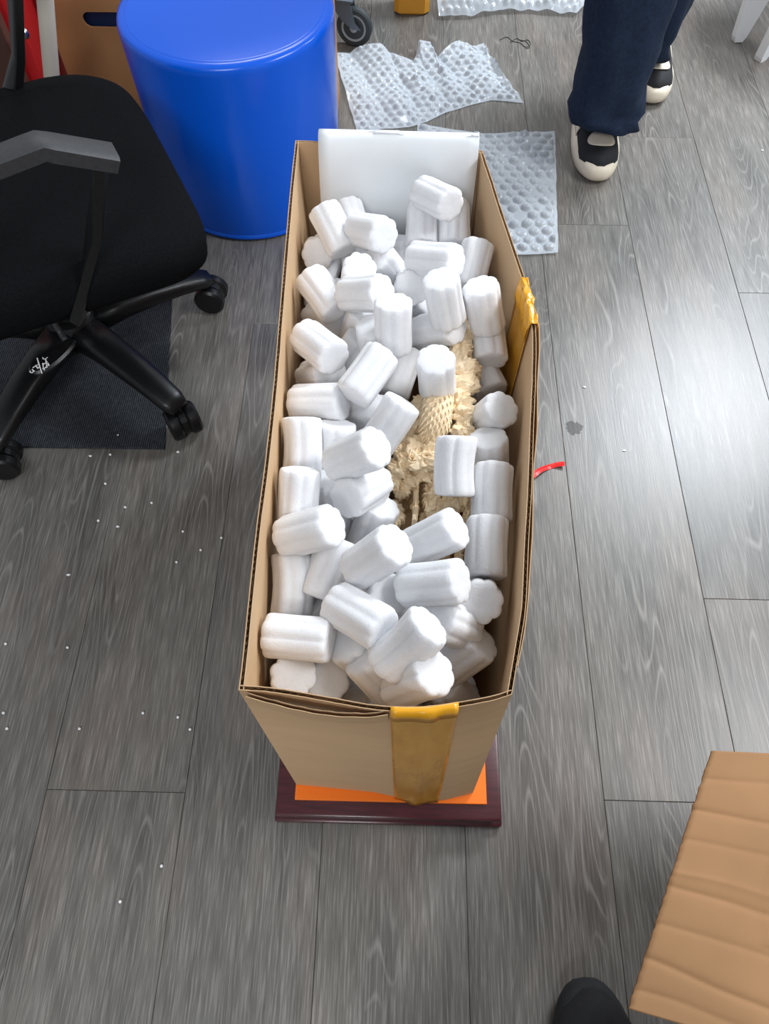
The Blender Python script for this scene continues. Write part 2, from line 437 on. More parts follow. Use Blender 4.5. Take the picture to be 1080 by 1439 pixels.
# tape on the right wall: a strip running down inside, and a crumpled saddle over the rim
RT = resample(catmull(right_top, 6), 401); RB = resample(right_bot, 401)
def near(y):  # parameter on the right wall whose rim lies at photograph row y
    return min(range(401), key=lambda i: abs(Q(RT[i])[1]-y))
iA, iB = near(458), near(393)
def right_surface(i, v, off):
    s = math.sin(math.pi*v)*math.sin(math.pi*i/400)*.004
    return RB[i].lerp(RT[i], v) + Vector((1, 0, 0))*(s-off)
G = []
for j in range(24):
    v = 1 - j/23*.62; row = []
    for i in range(11):
        ii = int(iA + (iB-iA)*i/10)
        p = right_surface(ii, v, .0056 + .0012*noise.noise(Vector((i*.5, j*.15, 3)))+.001)
        row.append(p)
    G.append(row)
grid_obj('inner_tape', G, M_TAPE, carton, .0004)
G = []
for j in range(16):
    a = j/15*math.pi; row = []
    for i in range(17):
        ii = int(iA + (iB-iA)*i/16); c = RT[ii]
        w = .0045+.0060*noise.noise(Vector((i*.45, j*.3, 8)))
        row.append(c + Vector((-.0022 + .0030*noise.noise(Vector((i*.5, j*.4, 2))) + .0058*-math.cos(a) - (.001 if j < 3 else 0), 0, .0016 + w*math.sin(a)*.55 - (.03*(1-j/3) if j < 3 else 0) - (.05*(j-12)/3 if j > 12 else 0))))
    G.append(row)
grid_obj('rim_tape', G, M_TAPE2, carton, .0005)
# ------------------------------------------------------------------ plinth
pl = thing('lacquered_wooden_plinth', 'dark red lacquered wooden plinth under the tall cardboard carton', 'plinth', (0, .56, 0))
def slab(bm, x0, x1, y0, y1, z0, z1, bev=.003):
    add_box(bm, ((x0+x1)/2, (y0+y1)/2, (z0+z1)/2), (x1-x0, y1-y0, z1-z0), bevel=bev)
bm = bmesh.new(); slab(bm, -.166, .170, .140, .985, 0, .016, .004); autosmooth(bm_obj('base_moulding', bm, M_MAHOG, pl))
bm = bmesh.new(); slab(bm, -.157, .161, .149, .976, .016, .030, .005); autosmooth(bm_obj('middle_moulding', bm, M_MAHOG, pl))
bm = bmesh.new(); slab(bm, -.162, .166, .144, .981, .030, .0455, .004); autosmooth(bm_obj('top_board', bm, M_MAHOG, pl))
bm = bmesh.new(); slab(bm, -.134, .144, .1655, .965, .0457, .0525, .0008)
tag(bm_obj('orange_board', bm, M_ORANGE), 'bright orange flat board between the carton and the dark red plinth', 'board')
# ------------------------------------------------------------------ folded foam sheet at the back
fs = []
prof = [(.918, .33), (.912, .40), (.9105, .48), (.912, .545), (.9175, .571), (.927, .5805), (.938, .5785), (.949, .570), (.9555, .55), (.957, .45), (.958, .34)]
pc = catmull([Vector((0, y, z)) for y, z in prof], 5)
G = []
for p in pc:
    row = []
    for i in range(15):
        u = i/14; x = -.110 + .215*u
        sk = (.57-p.z)
        yy = p.y + .003*math.sin(u*7+p.z*20)*(.5 if p.y < .93 else 0)
        row.append(Vector((x - .03*sk*(1-u)**2*(1 if sk > 0 else 0), yy + (.004 if p.y < .93 else 0)*u, p.z - .003*u)))
    G.append(row)
tag(grid_obj('foam_sheet', G, M_SHEET, None, .0035), 'smooth white foam sheet folded over the far rim of the carton', 'foam sheet')
# ------------------------------------------------------------------ carved ornament in the carton
orn = thing('carved_ornament', 'cream carved ornament with scales and jagged leaves, half buried among white foam pieces', 'ornament', (.03, .45, Z_BASE+.006))
def plate(name, pts, z, th=.007, jag=.0018, mat=None, tilt=(0, 0), relief=.002, step=.0032, seed=0, parent=orn):
    """a carved plate: outline (pixels at height z) made jagged, domed and thick"""
    w = [P(x, y, z) for x, y in pts]; c = sum(w, Vector())/len(w); out = []
    m = len(w)
    for a, b in zip(w, w[1:]+w[:1]):
        k = max(1, int((b-a).length/step))
        for i in range(k): out.append(a.lerp(b, i/k))
    res = []
    for i, p in enumerate(out):
        d = (p-c).normalized(); s = jag*(1 if i % 2 else -1)*(0.6+.6*abs(noise.noise(Vector((i*.9, seed, 1))))) + jag*noise.noise(Vector((i*.35, seed, 4)))
        res.append(p + d*s)
    R3 = []
    for sc, dz in ((.98, -th), (1.0, -th*.5), (.97, 0), (.8, relief), (.5, relief*.4), (.22, relief*1.2)):
        rr = []
        for i, p in enumerate(res):
            q = c + (p-c)*sc; dx = q.x-c.x; dy = q.y-c.y
            q = Vector((q.x, q.y, z + dz + tilt[0]*dx + tilt[1]*dy + (relief*noise.noise(Vector((q.x*160, q.y*160, seed))) if sc < .98 and dz > -.001 else 0)))
            rr.append(q)
        R3.append(rr)
    bm = bmesh.new(); rings(bm, R3)
    return bm_obj(name, bm, mat or M_IVORY, parent, False)
# inner mass (upright carved block rising from the carton's floor)
bm = bmesh.new(); NB = 44
rr = []
for j in range(22):
    z = Z_BASE + .007 + j/21*.325; ring = []
    for i in range(NB):
        a = 2*math.pi*i/NB; d = .86+.22*noise.noise(Vector((math.cos(a)*2.2, math.sin(a)*2.2, z*14)))+.10*noise.noise(Vector((math.cos(a)*7, math.sin(a)*7, z*40)))
        ring.append(Vector((.040+.042*math.cos(a)*d, .47+.17*math.sin(a)*d, z)))
    rr.append(ring)
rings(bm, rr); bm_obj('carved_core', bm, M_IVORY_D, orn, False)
# connecting stems up to the plates
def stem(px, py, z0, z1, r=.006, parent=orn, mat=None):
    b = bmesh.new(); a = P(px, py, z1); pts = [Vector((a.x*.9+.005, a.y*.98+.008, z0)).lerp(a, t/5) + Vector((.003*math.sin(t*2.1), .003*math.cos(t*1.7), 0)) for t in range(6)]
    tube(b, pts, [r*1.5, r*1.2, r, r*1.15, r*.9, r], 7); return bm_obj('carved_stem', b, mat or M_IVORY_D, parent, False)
# scaled dragon back
spine = [P(x, y, z) for x, y, z in ((628, 525, .466), (622, 545, .478), (614, 575, .486), (610, 600, .480), (606, 615, .468))]
sp = catmull(spine, 6); bm = bmesh.new()
rad = [.011+.006*math.sin(math.pi*i/(len(sp)-1)) for i in range(len(sp))]
tube(bm, sp, rad, 12, sx=1.15); body = bm_obj('scaled_body', bm, M_IVORY, orn, True)
bm = bmesh.new()
for i in range(2, len(sp)-1):
    t = (sp[i]-sp[i-1]).normalized(); a, b = frame(t)
    for k in range(7):
        ang = math.radians(-5 + 190*(k + (.5 if i % 2 else 0))/7); d = a*math.cos(ang)+b*math.sin(ang)
        base = sp[i] + d*rad[i]*.96
        tip = base + t*.0060 + d*.0042; s = t.cross(d)*.0030
        v = [bm.verts.new(q) for q in (base - s - t*.002, base + s - t*.002, tip, base + d*.003)]
        for f in ((0, 1, 3), (1, 2, 3), (2, 0, 3), (0, 2, 1)): bm.faces.new([v[q] for q in f])
sc_ = bm_obj('raised_scales', bm, M_IVORY, body); sc_['kind'] = 'stuff'
plates = [  # outline pixels, height, thickness, tilt
 ([(640, 478), (656, 470), (662, 500), (660, 540), (650, 560), (640, 545), (636, 510)], .470, .010, (.2, .1)),
 ([(655, 515), (668, 508), (677, 516), (675, 530), (664, 534), (656, 530)], .475, .006, (0, .3)),
 ([(632, 548), (640, 538), (654, 545), (655, 570), (643, 590), (634, 575)], .478, .010, (-.2, .2)),
 ([(640, 585), (655, 575), (664, 572), (660, 612), (645, 640), (637, 610)], .472, .008, (.3, 0)),
 ([(570, 620), (585, 612), (606, 618), (612, 600), (603, 636), (590, 655), (575, 650)], .468, .009, (-.1, .2)),
 ([(548, 645), (560, 625), (572, 630), (578, 655), (566, 668), (560, 690), (550, 685)], .455, .008, (.1, -.1)),
 ([(553, 672), (575, 662), (594, 660), (590, 678), (576, 690), (562, 698), (552, 690)], .448, .006, (.1, .2)),
 ([(540, 708), (556, 700), (566, 712), (570, 728), (556, 742), (545, 728)], .430, .008, (0, 0)),
 ([(597, 665), (608, 660), (612, 690), (614, 722), (600, 728), (594, 705)], .435, .008, (0, .1)),
 ([(580, 684), (588, 682), (588, 715), (586, 735), (578, 735), (580, 710)], .440, .005, (0, .15)),
 ([(610, 700), (640, 698), (662, 702), (656, 716), (634, 722), (612, 720)], .438, .006, (.1, 0)),
 ([(656, 710), (666, 706), (662, 735), (652, 745), (650, 728)], .444, .005, (0, .2)),
 ([(588, 722), (612, 714), (628, 722), (620, 742), (592, 744)], .425, .006, (0, 0)),
 ([(640, 765), (652, 760), (650, 800), (642, 790)], .440, .006, (0, .1)),
 ([(612, 905), (630, 900), (632, 925), (616, 930)], .440, .010, (.1, .1)),
 ([(575, 850), (600, 850), (596, 868), (578, 868)], .425, .006, (0, 0)),
 ([(598, 555), (606, 532), (640, 528), (640, 548), (628, 560)], .460, .008, (0, 0)),
 ([(585, 585), (595, 560), (606, 570), (600, 596), (588, 610)], .466, .008, (-.2, 0)),
 ([(614, 590), (640, 580), (640, 630), (618, 625)], .445, .010, (0, 0)),
 ([(646, 440), (656, 440), (657, 456), (650, 462)], .470, .006, (0, 0)),
]
for i, (pts, z, th, tl) in enumerate(plates):
    nm = ('carved_leaf', 'jagged_fin', 'carved_scroll')[i % 3]
    plate(nm, pts, z, th, seed=i*3.1, tilt=tl, jag=.0014+.0008*(i % 3), relief=.0022, mat=M_IVORY if i != 11 else M_IVORY)
    cx = sum(p[0] for p in pts)/len(pts); cy = sum(p[1] for p in pts)/len(pts)
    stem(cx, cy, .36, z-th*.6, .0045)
def rough_tube(name, path, r0, r1, seed, flat=1.5):
    """carved, pierced-looking strip: a thick wavy tube with deep jagged relief"""
    c = catmull([P(*p) for p in path], 14); n = 22; out = []
    for i, p in enumerate(c):
        t = c[min(i+1, len(c)-1)]-c[max(i-1, 0)]; a, b = frame(t); rr_ = []
        env = r0+(r1-r0)*abs(math.sin(i*.31+seed))
        for k in range(n):
            q = 2*math.pi*k/n
            d = 1+.55*noise.noise(Vector((math.cos(q)*1.8+seed, math.sin(q)*1.8, i*.33)))+.38*noise.noise(Vector((math.cos(q)*4, math.sin(q)*4+seed, i*.9)))
            rr_.append(p+a*(env*flat*d*math.cos(q))+b*(env*d*math.sin(q)))
        out.append(rr_)
    bm = bmesh.new(); rings(bm, out); return bm_obj(name, bm, M_IVORY, orn)
rough_tube('curling_mane', ((610, 608, .470), (608, 632, .470), (596, 652, .468), (580, 640, .466), (568, 652, .460), (553, 672, .454), (552, 688, .446)), .0055, .0095, 1.0)
rough_tube('scroll_column', ((655, 462, .470), (646, 495, .476), (654, 530, .480), (645, 560, .484), (653, 590, .482), (650, 622, .476)), .0065, .0105, 4.0)
rough_tube('carved_branch', ((560, 690, .445), (575, 676, .450), (592, 664, .452), (598, 640, .455)), .005, .008, 6.0)
rough_tube('carved_branch', ((604, 662, .440), (610, 690, .438), (606, 722, .432), (598, 745, .425)), .004, .006, 9.0, 1.2)
rough_tube('carved_branch', ((625, 690, .440), (640, 705, .440), (658, 708, .442), (662, 730, .436)), .004, .007, 12.0, 1.2)
rough_tube('carved_branch', ((592, 560, .468), (584, 590, .466), (572, 618, .460), (556, 640, .455)), .005, .008, 15.0)
for x, y, z in ((600, 640, .474), (580, 648, .47), (565, 655, .464), (648, 560, .486), (650, 605, .48), (612, 640, .46), (630, 690, .435), (560, 735, .425)):
    b = bmesh.new(); c = P(x, y, z); pts = []
    for k in range(16):
        a = k*.5; q = .0065*(1-k/18); pts.append(c + Vector((q*math.cos(a+x), q*math.sin(a+x), .0035*math.sin(k*.3))))
    tube(b, pts, [.0018*(1-k/22) for k in range(16)], 6); bm_obj('curled_tendril', b, M_IVORY, orn, True)
# ------------------------------------------------------------------ foam pieces
PR, PLN = .0228, .064
def foam_mesh(seed, bend=0.0):
    n = 64; lob = 8; rs = []; random.seed(seed)
    ph = [random.uniform(-.5, .5) for _ in range(lob)]
    prof = [(-.5, .86), (-.492, .93), (-.465, .98), (-.40, 1.0), (-.2, .985), (0, .975), (.2, .985), (.40, 1.0), (.465, .98), (.492, .93), (.5, .86)]
    for t, k in prof:
        r_ = []
        for i in range(n):
            a = 2*math.pi*i/n
            l = abs(math.sin(a*lob/2+seed+.25*math.sin(a+seed)))**.55
            rad_ = PR*k*(.885+.125*l + .035*noise.noise(Vector((math.cos(a)*2, math.sin(a)*2, t*1.5+seed))))
            r_.append(Vector((rad_*math.cos(a) + bend*(t*t-.12), rad_*math.sin(a), t*PLN)))
        rs.append(r_)
    bm = bmesh.new()
    L = rings(bm, rs, False)
    for rr_, s in ((L[0], -1), (L[-1], 1)):
        prev = rr_
        for kk, dz in ((.8, .0008), (.45, .0002)):
            cen = sum((v.co for v in rr_), Vector())/n
            cur = [bm.verts.new(cen + (v.co-cen)*kk + Vector((0, 0, s*dz))) for v in rr_]
            for i in range(n): bm.faces.new((prev[i], prev[(i+1) % n], cur[(i+1) % n], cur[i]))
            prev = cur
        bm.faces.new(prev)
    bmesh.ops.recalc_face_normals(bm, faces=bm.faces)
    me = bpy.data.meshes.new('foam_piece'); bm.to_mesh(me); bm.free()
    for p in me.polygons: p.use_smooth = True
    me.materials.append(M_FOAM); return me
FM = [foam_mesh(1), foam_mesh(2, .004), foam_mesh(3, .010), foam_mesh(4, -.004), foam_mesh(5, .002)]
def ray(x, y): return (_F + _R*((x-540)/FPX) - _U*((y-719.5)/FPX))
def solve(x1, y1, x2, y2, z, s):
    """ends on their sight lines, centre height z, s=+1 end 2 higher; spacing = PLN"""
    best = None
    for k in range(0, 32):
        d = k*.001; a = P(x1, y1, z-s*d); b = P(x2, y2, z+s*d); e = abs((a-b).length-PLN)
        if best is None or e < best[0]: best = (e, a, b)
    _, a, b = best; c = (a+b)/2; d = (b-a).normalized()
    return c, d
# (end1 x, y, end2 x, y, height, tilt sign, what singles it out)
FP = [
 (458, 301, 480, 345, .505, -1, 'slanting foam piece at the far left, its end tipped up against the foam sheet'),
 (489, 298, 503, 335, .485, -1, 'foam piece mostly hidden behind the far left slanting piece, in front of the sheet'),
 (500, 322, 540, 330, .520, 1, 'foam piece pointing its scalloped round end right, on top at the far left'),
 (446, 352, 444, 358, .485, 1, 'foam piece standing on end in the far left corner, scalloped face up'),
 (592, 268, 634, 288, .505, 1, 'topmost far foam piece leaning diagonally against the foam sheet'),
 (594, 292, 592, 332, .500, 1, 'upright foam piece under the diagonal one, left of its twin by the sheet'),
 (637, 292, 638, 333, .495, 1, 'upright foam piece at the far right, right of its twin by the sheet'),
 (580, 364, 642, 369, .520, 1, 'foam piece lying crosswise below the two upright far pieces'),
 (672, 352, 660, 398, .478, 1, 'shaded foam piece slanting along the right wall at the far end'),
 (545, 350, 580, 353, .440, 1, 'deep shaded foam piece in the gap left of the far crosswise one'),
 (535, 366, 556, 392, .495, 1, 'tilted foam piece with sharp corners just left of the far round upright end'),
 (577, 398, 578, 405, .505, 1, 'foam piece seen end-on as a small circle, below the far crosswise piece'),
 (500, 402, 505, 378, .500, 1, 'foam piece with rounded end poking up, behind the bright crosswise one'),
 (438, 395, 466, 432, .480, -1, 'large-looking foam piece slanting against the left wall in the far half'),
 (487, 414, 538, 412, .520, 1, 'bright crosswise foam piece in the far half, left of centre'),
 (552, 432, 553, 482, .515, 1, 'upright-lying foam piece with squared top, in the middle of the far half'),
 (620, 400, 628, 442, .520, 1, 'foam piece on top of the far centre heap, pointing towards the viewer'),
 (588, 468, 640, 458, .515, 1, 'crosswise foam piece just above the cream ornament'),
 (578, 440, 606, 420, .495, 1, 'half-hidden foam piece left of the heap above the ornament'),
 (676, 410, 684, 452, .490, 1, 'foam piece by the right wall, level with the amber tape, upper of a pair'),
 (684, 458, 688, 500, .482, 1, 'foam piece by the right wall, lower of the pair below the tape'),
 (686, 508, 704, 545, .460, 1, 'shaded slanting foam piece below the pair at the right wall'),
 (668, 525, 672, 562, .440, 1, 'deep shaded foam piece between the ornament and the right wall'),
 (672, 600, 708, 574, .478, 1, 'foam piece right of the ornament with its round end turned to the right wall'),
 (694, 624, 696, 664, .468, 1, 'foam piece by the right wall half covered by the one nearer the viewer'),
 (696, 664, 694, 724, .490, 1, 'foam piece parallel to the right wall beside the curved piece on the ornament'),
 (684, 738, 682, 802, .490, 1, 'foam piece parallel to the right wall, right of the two crosswise pieces'),
 (684, 838, 685, 847, .480, 1, 'foam piece standing on end near the right wall, flower-shaped face up'),
 (422, 471, 464, 503, .505, 1, 'cleanly cut foam piece slanting down right beside the left wall, middle'),
 (420, 531, 448, 526, .475, 1, 'small-looking foam piece peeping out at the left wall'),
 (404, 567, 472, 565, .500, 1, 'foam piece lying crosswise at the left wall, above the two parallel ones'),
 (533, 504, 500, 550, .530, 1, 'bright diagonal foam piece crossing the centre left of the ornament'),
 (526, 468, 528, 500, .505, 1, 'foam piece whose rounded tip shows above the bright diagonal one'),
 (478, 522, 504, 484, .490, 1, 'foam piece sloping under the left side of the bright diagonal one'),
 (448, 535, 490, 515, .465, 1, 'low foam piece in the hollow right of the peeping one'),
 (569, 500, 552, 548, .500, 1, 'foam piece left of the small block that sits on the ornament'),
 (612, 514, 614, 540, .515, 1, 'blocky foam piece seen almost end-on, sitting on top of the ornament'),
 (488, 592, 535, 578, .465, 1, 'low foam piece showing below the bright diagonal one'),
 (562, 572, 530, 622, .505, 1, 'foam piece slanting along the left side of the scaled ornament'),
 (419, 594, 420, 660, .500, 2, 'foam piece parallel to the left wall, upper of the two in line'),
 (472, 604, 468, 660, .485, 1, 'foam piece just right of the upper parallel one at the left wall'),
 (472, 652, 530, 628, .520, 1, 'foam piece lying on a slant on top, left of the ornament, above centre'),
 (640, 618, 637, 692, .515, 2, 'curved foam piece lying lengthwise right on the ornament'),
 (416, 668, 412, 732, .495, 1, 'foam piece parallel to the left wall, lower of the two in line'),
 (465, 682, 465, 728, .470, 1, 'shaded foam piece right of the lower parallel one at the left wall'),
 (530, 676, 486, 702, .505, 1, 'foam piece with its scalloped end turned right, at the ornament\'s lower left'),
 (532, 718, 515, 760, .490, -1, 'foam piece below the scalloped-ended one, left of the ornament\'s foot'),
 (400, 756, 468, 738, .500, 1, 'foam piece lying crosswise at the left wall below the two parallel ones'),
 (474, 766, 450, 832, .500, -1, 'foam piece slanting down left beside the nearest upright piece at the left wall'),
 (482, 728, 488, 768, .455, 1, 'low shaded foam piece between crosswise and slanting pieces left of centre'),
 (500, 802, 556, 764, .515, 1, 'foam piece rising to the right in the centre, above the long crosswise one'),
 (574, 774, 642, 740, .515, 1, 'foam piece rising to the right just below the ornament, upper of two'),
 (568, 824, 648, 816, .505, 1, 'foam piece lying nearly level below the ornament, lower of two'),
 (402, 782, 401, 862, .495, 2, 'foam piece parallel to the left wall, nearest the viewer'),
 (470, 846, 540, 886, .510, 1, 'foam piece sloping down right in the near half, left of centre'),
 (376, 892, 464, 900, .495, 1, 'foam piece lying crosswise at the left wall, nearest the viewer'),
 (391, 955, 393, 948, .462, 1, 'foam piece end up in the near left corner of the carton'),
 (459, 962, 459, 954, .464, 1, 'foam piece end up beside the one in the near left corner'),
 (492, 908, 524, 940, .470, -1, 'foam piece partly hidden left of the big near diagonal one'),
 (598, 884, 548, 930, .515, 2, 'big diagonal foam piece in the near half rising to the right'),
 (515, 940, 555, 985, .475, -1, 'shaded foam piece lying under the big near diagonal one'),
 (556, 984, 612, 962, .490, 1, 'foam piece pushed against the near rim right behind the taped seam'),
 (640, 965, 660, 990, .445, -1, 'low foam piece at the near rim, right of the taped seam'),
 (636, 944, 694, 902, .470, 1, 'shaded foam piece rising to the right wall at the near right corner'),
 (612, 868, 654, 886, .490, -1, 'foam piece with fluted sides below the long level one, right of centre'),
 (512, 828, 548, 838, .470, 1, 'foam piece hidden under the centre one that rises to the right'),
 (552, 862, 562, 890, .465, 1, 'foam piece glimpsed between the sloping and the big diagonal near ones'),
 (436, 848, 452, 874, .450, 1, 'low foam piece glimpsed right of the nearest parallel one at the left wall'),
 (598, 922, 618, 940, .450, 1, 'low foam piece glimpsed right of the big near diagonal one'),
 (440, 446, 470, 452, .460, 1, 'low foam piece glimpsed at the left wall below the large slanting one'),
 (640, 395, 655, 372, .470, 1, 'foam piece filling the gap left of the shaded one at the far right wall'),
 (510, 445, 500, 475, .480, 1, 'foam piece under the bright crosswise one in the far half'),
 (548, 920, 580, 955, .455, 1, 'low foam piece under the big near diagonal one'),
]
def inside_x(y):
    i = min(range(len(RT)), key=lambda k: abs(RT[k].y-y)); return RT[i].x
LT = resample(catmull(left_top, 6), 201)
def inside_l(y):
    i = min(range(201), key=lambda k: abs(LT[k].y-y)); return LT[i].x
items = []
for (x1, y1, x2, y2, z, s, lab) in FP:
    mesh = FM[2] if s == 2 else FM[(0, 1, 3, 4)[len(items) % 4]]
    s = 1 if s == 2 else s
    ddx, ddy = x2-x1, y2-y1; ll = math.hypot(ddx, ddy)
    if ll > 26 and abs(ddy) > abs(ddx)*.8:      # lengthwise ones lie square to the eye: near end lower
        s = -1 if ddy > 0 else 1
        x1, y1, x2, y2 = x1-ddx/ll*9, y1-ddy/ll*9, x2+ddx/ll*9, y2+ddy/ll*9
    items.append(dict(px=(x1, y1, x2, y2), z=z, z0=z, s=s, lab='white ' + lab, mesh=mesh, low=False))
rnd = random.Random(11)
# lower layer that carries the visible pieces
y = .235
while y < .90:
    x = -.098
    while x < .125:
        c = Vector((x+rnd.uniform(-.006, .006), y+rnd.uniform(-.006, .006), .418+rnd.uniform(-.012, .012)))
        a = rnd.uniform(0, math.pi)
        if not (-.045 < c.x < .115 and .29 < c.y < .68) and c.x < inside_x(c.y)-.03:
            items.append(dict(c=c, d=Vector((math.cos(a), math.sin(a), rnd.uniform(-.3, .3))).normalized(), lab=None, low=True, mesh=FM[rnd.randrange(2)]))
        x += .052
    y += .056
for it in items:
    if not it['low']: it['c'], it['d'] = solve(*it['px'], it['z'], it['s'])
def segdist(c1, d1, c2, d2, h=.010):
    best = 9
    for u in (-1, -.5, 0, .5, 1):
        p = c1+d1*(u*h)
        t = max(-h, min(h, (p-c2).dot(d2))); q = c2+d2*t
        if (p-q).length < best: best = (p-q).length; v = p-q
    return best, v
for itn in range(110):
    mv = [0.0]*len(items)
    for i in range(len(items)):
        a = items[i]
        for j in range(i+1, len(items)):
            b = items[j]
            if (a['c']-b['c']).length_squared > .0042: continue
            d, v = segdist(a['c'], a['d'], b['c'], b['d'])
            pen = 2*PR-.002-d
            if pen > 0:
                if a['low'] and b['low']:
                    w = v.normalized()*pen*.3 if d > 1e-6 else Vector((.001, 0, 0))
                    a['c'] = a['c']+w; b['c'] = b['c']-w; continue
                za = -1 if a['low'] else a['z0']; zb = -1 if b['low'] else b['z0']
                up = 1 if za >= zb else -1
                mv[i] += up*pen*.3; mv[j] -= up*pen*.3
    for i, it in enumerate(items):
        if it['low']:
            it['c'].z = max(.30, it['c'].z+mv[i]*1.3)
            it['c'].x = max(inside_l(it['c'].y)+.036, min(inside_x(it['c'].y)-.036, it['c'].x))
            it['c'].y = max(.226, min(.88, it['c'].y))
        elif mv[i]:
            it['z'] = max(it['z0']-.045, min(it['z0']+.024, it['z']+mv[i]))
            it['c'], it['d'] = solve(*it['px'], it['z'], it['s'])
def keep_in(it):
    c, d = it['c'], it['d']; ex = [abs(d[i])*PLN/2 + PR*math.sqrt(max(0, 1-d[i]**2)) for i in range(2)]
    lo, hi = inside_l(c.y)+.006+ex[0], inside_x(c.y)-.0065-ex[0]
    k = (Z_RIM-c.z)/.5
    c.x = max(lo, min(hi-.02*k, c.x)); c.y = max(.184+ex[1], min(.905-ex[1], c.y))
for k, it in enumerate(items):
    keep_in(it)
    o = bpy.data.objects.new('foam_piece', it['mesh']); COL.objects.link(o)
    o.location = it['c']; up = it['d']
    a, b = frame(up); th = k*1.3; a2 = a*math.cos(th)+b*math.sin(th)
    if it['mesh'] is FM[2]: a2 = Vector((1, 0, 0)) - up*up.x; a2.normalize(); a2 = -a2 if k % 2 else a2
    b2 = up.cross(a2)
    o.rotation_euler = Matrix((a2, b2, up)).transposed().to_euler()
    tag(o, it['lab'] or 'white foam piece in the buried lower layer of the carton, hardly showing', 'foam piece',
        'foam packing pieces in the carton' if it['lab'] else 'buried foam pieces under the top layer')
# ------------------------------------------------------------------ blue drum
dr = thing('blue_drum', 'glossy bright blue round plastic drum behind the black office chair', 'drum', (-.353, 1.594, 0))
bm = bmesh.new()
lathe(bm, [(.198, 0), (.205, .004), (.207, .02), (.2115, .2), (.2155, .385), (.2152, .394), (.2130, .3995), (.2080, .4025), (.199, .4035)], (-.353, 1.594, 0), 96)
autosmooth(bm_obj('drum_body', bm, M_BLUE, dr), 50)
bm = bmesh.new()
lathe(bm, [(.200, .4025), (.198, .4038), (.194, .4042), (.12, .4042), (.05, .404)], (-.353, 1.594, 0), 96)
autosmooth(bm_obj('flat_lid', bm, M_BLUE, dr), 50)
bm = bmesh.new()
lathe(bm, [(.205, .006), (.2085, .008), (.2085, .014), (.206, .017)], (-.353, 1.594, 0), 96)
autosmooth(bm_obj('bottom_rim', bm, M_BLUE, dr), 50)
# ------------------------------------------------------------------ office chair
HX, HY = -.634, 1.024
ch = thing('office_chair', 'black swivel office chair with five-star wheeled base on the dark rug', 'office chair', (HX, HY, 0.004))
NV = Vector((.89, .456, 0)); EV = Vector((.456, -.89, 0)); HUB = Vector((HX, HY, 0))
def L3(n, e, z): return HUB + NV*n + EV*e + Vector((0, 0, z))
# seat: rounded slab with softly domed top, waterfall front
bm = bmesh.new(); rr = []
def sq(cn, ce, hn, he, z, k=48, p=.34):
    out = []
    for i in range(k):
        a = 2*math.pi*i/k; c, s = math.cos(a), math.sin(a)
        out.append(L3(cn+hn*math.copysign(abs(c)**p, c), ce+he*math.copysign(abs(s)**p, s), z))
    return out
for z, g in ((.385, -.05), (.39, -.012), (.405, -.002), (.43, .0), (.446, -.006), (.456, -.02), (.460, -.05)):
    rr.append([q + Vector((0, 0, -.020*max(0, ((q-HUB).dot(NV)-.10)/.15)**2)) for q in sq(.008, .048, .256+g, .262+g, z)])
rings(bm, rr); st = bm_obj('seat', bm, M_FABRIC, ch, True)
bm = bmesh.new()
add_box(bm, L3(0, .03, .368), (.2, .16, .03), Matrix.Rotation(math.radians(27), 4, 'Z'), .006); autosmooth(bm_obj('tilt_mechanism', bm, M_BLACK, ch))
bm = bmesh.new(); lathe(bm, [(.030, .08), (.030, .2), (.024, .21), (.024, .30), (.016, .305), (.016, .355)], (HX, HY, 0), 24)
autosmooth(bm_obj('gas_cylinder', bm, M_BLACK, ch))
# backrest (off to the left)
bm = bmesh.new(); G2 = []
for j in range(9):
    z = .56+j/8*.46; v = j/8
    G2.append([L3(-.27-.05*v+.03*(2*i/10-1)**2, .05+(.225-.03*v)*(2*i/10-1), z) for i in range(11)])
vs = [[bm.verts.new(p) for p in r] for r in G2]
for a, b in zip(vs, vs[1:]):
    for i in range(10): bm.faces.new((a[i], a[i+1], b[i+1], b[i]))
bmesh.ops.recalc_face_normals(bm, faces=bm.faces); bmesh.ops.solidify(bm, geom=bm.faces[:], thickness=.03)
bm_obj('backrest', bm, M_FABRIC, ch, True)
bm = bmesh.new(); tube(bm, catmull([L3(-.08, .03, .372), L3(-.24, .04, .375), L3(-.30, .05, .45), L3(-.305, .05, .62)], 5), .018, 10, sx=1.8)
bm_obj('backrest_bracket', bm, M_BLACK, ch, True)
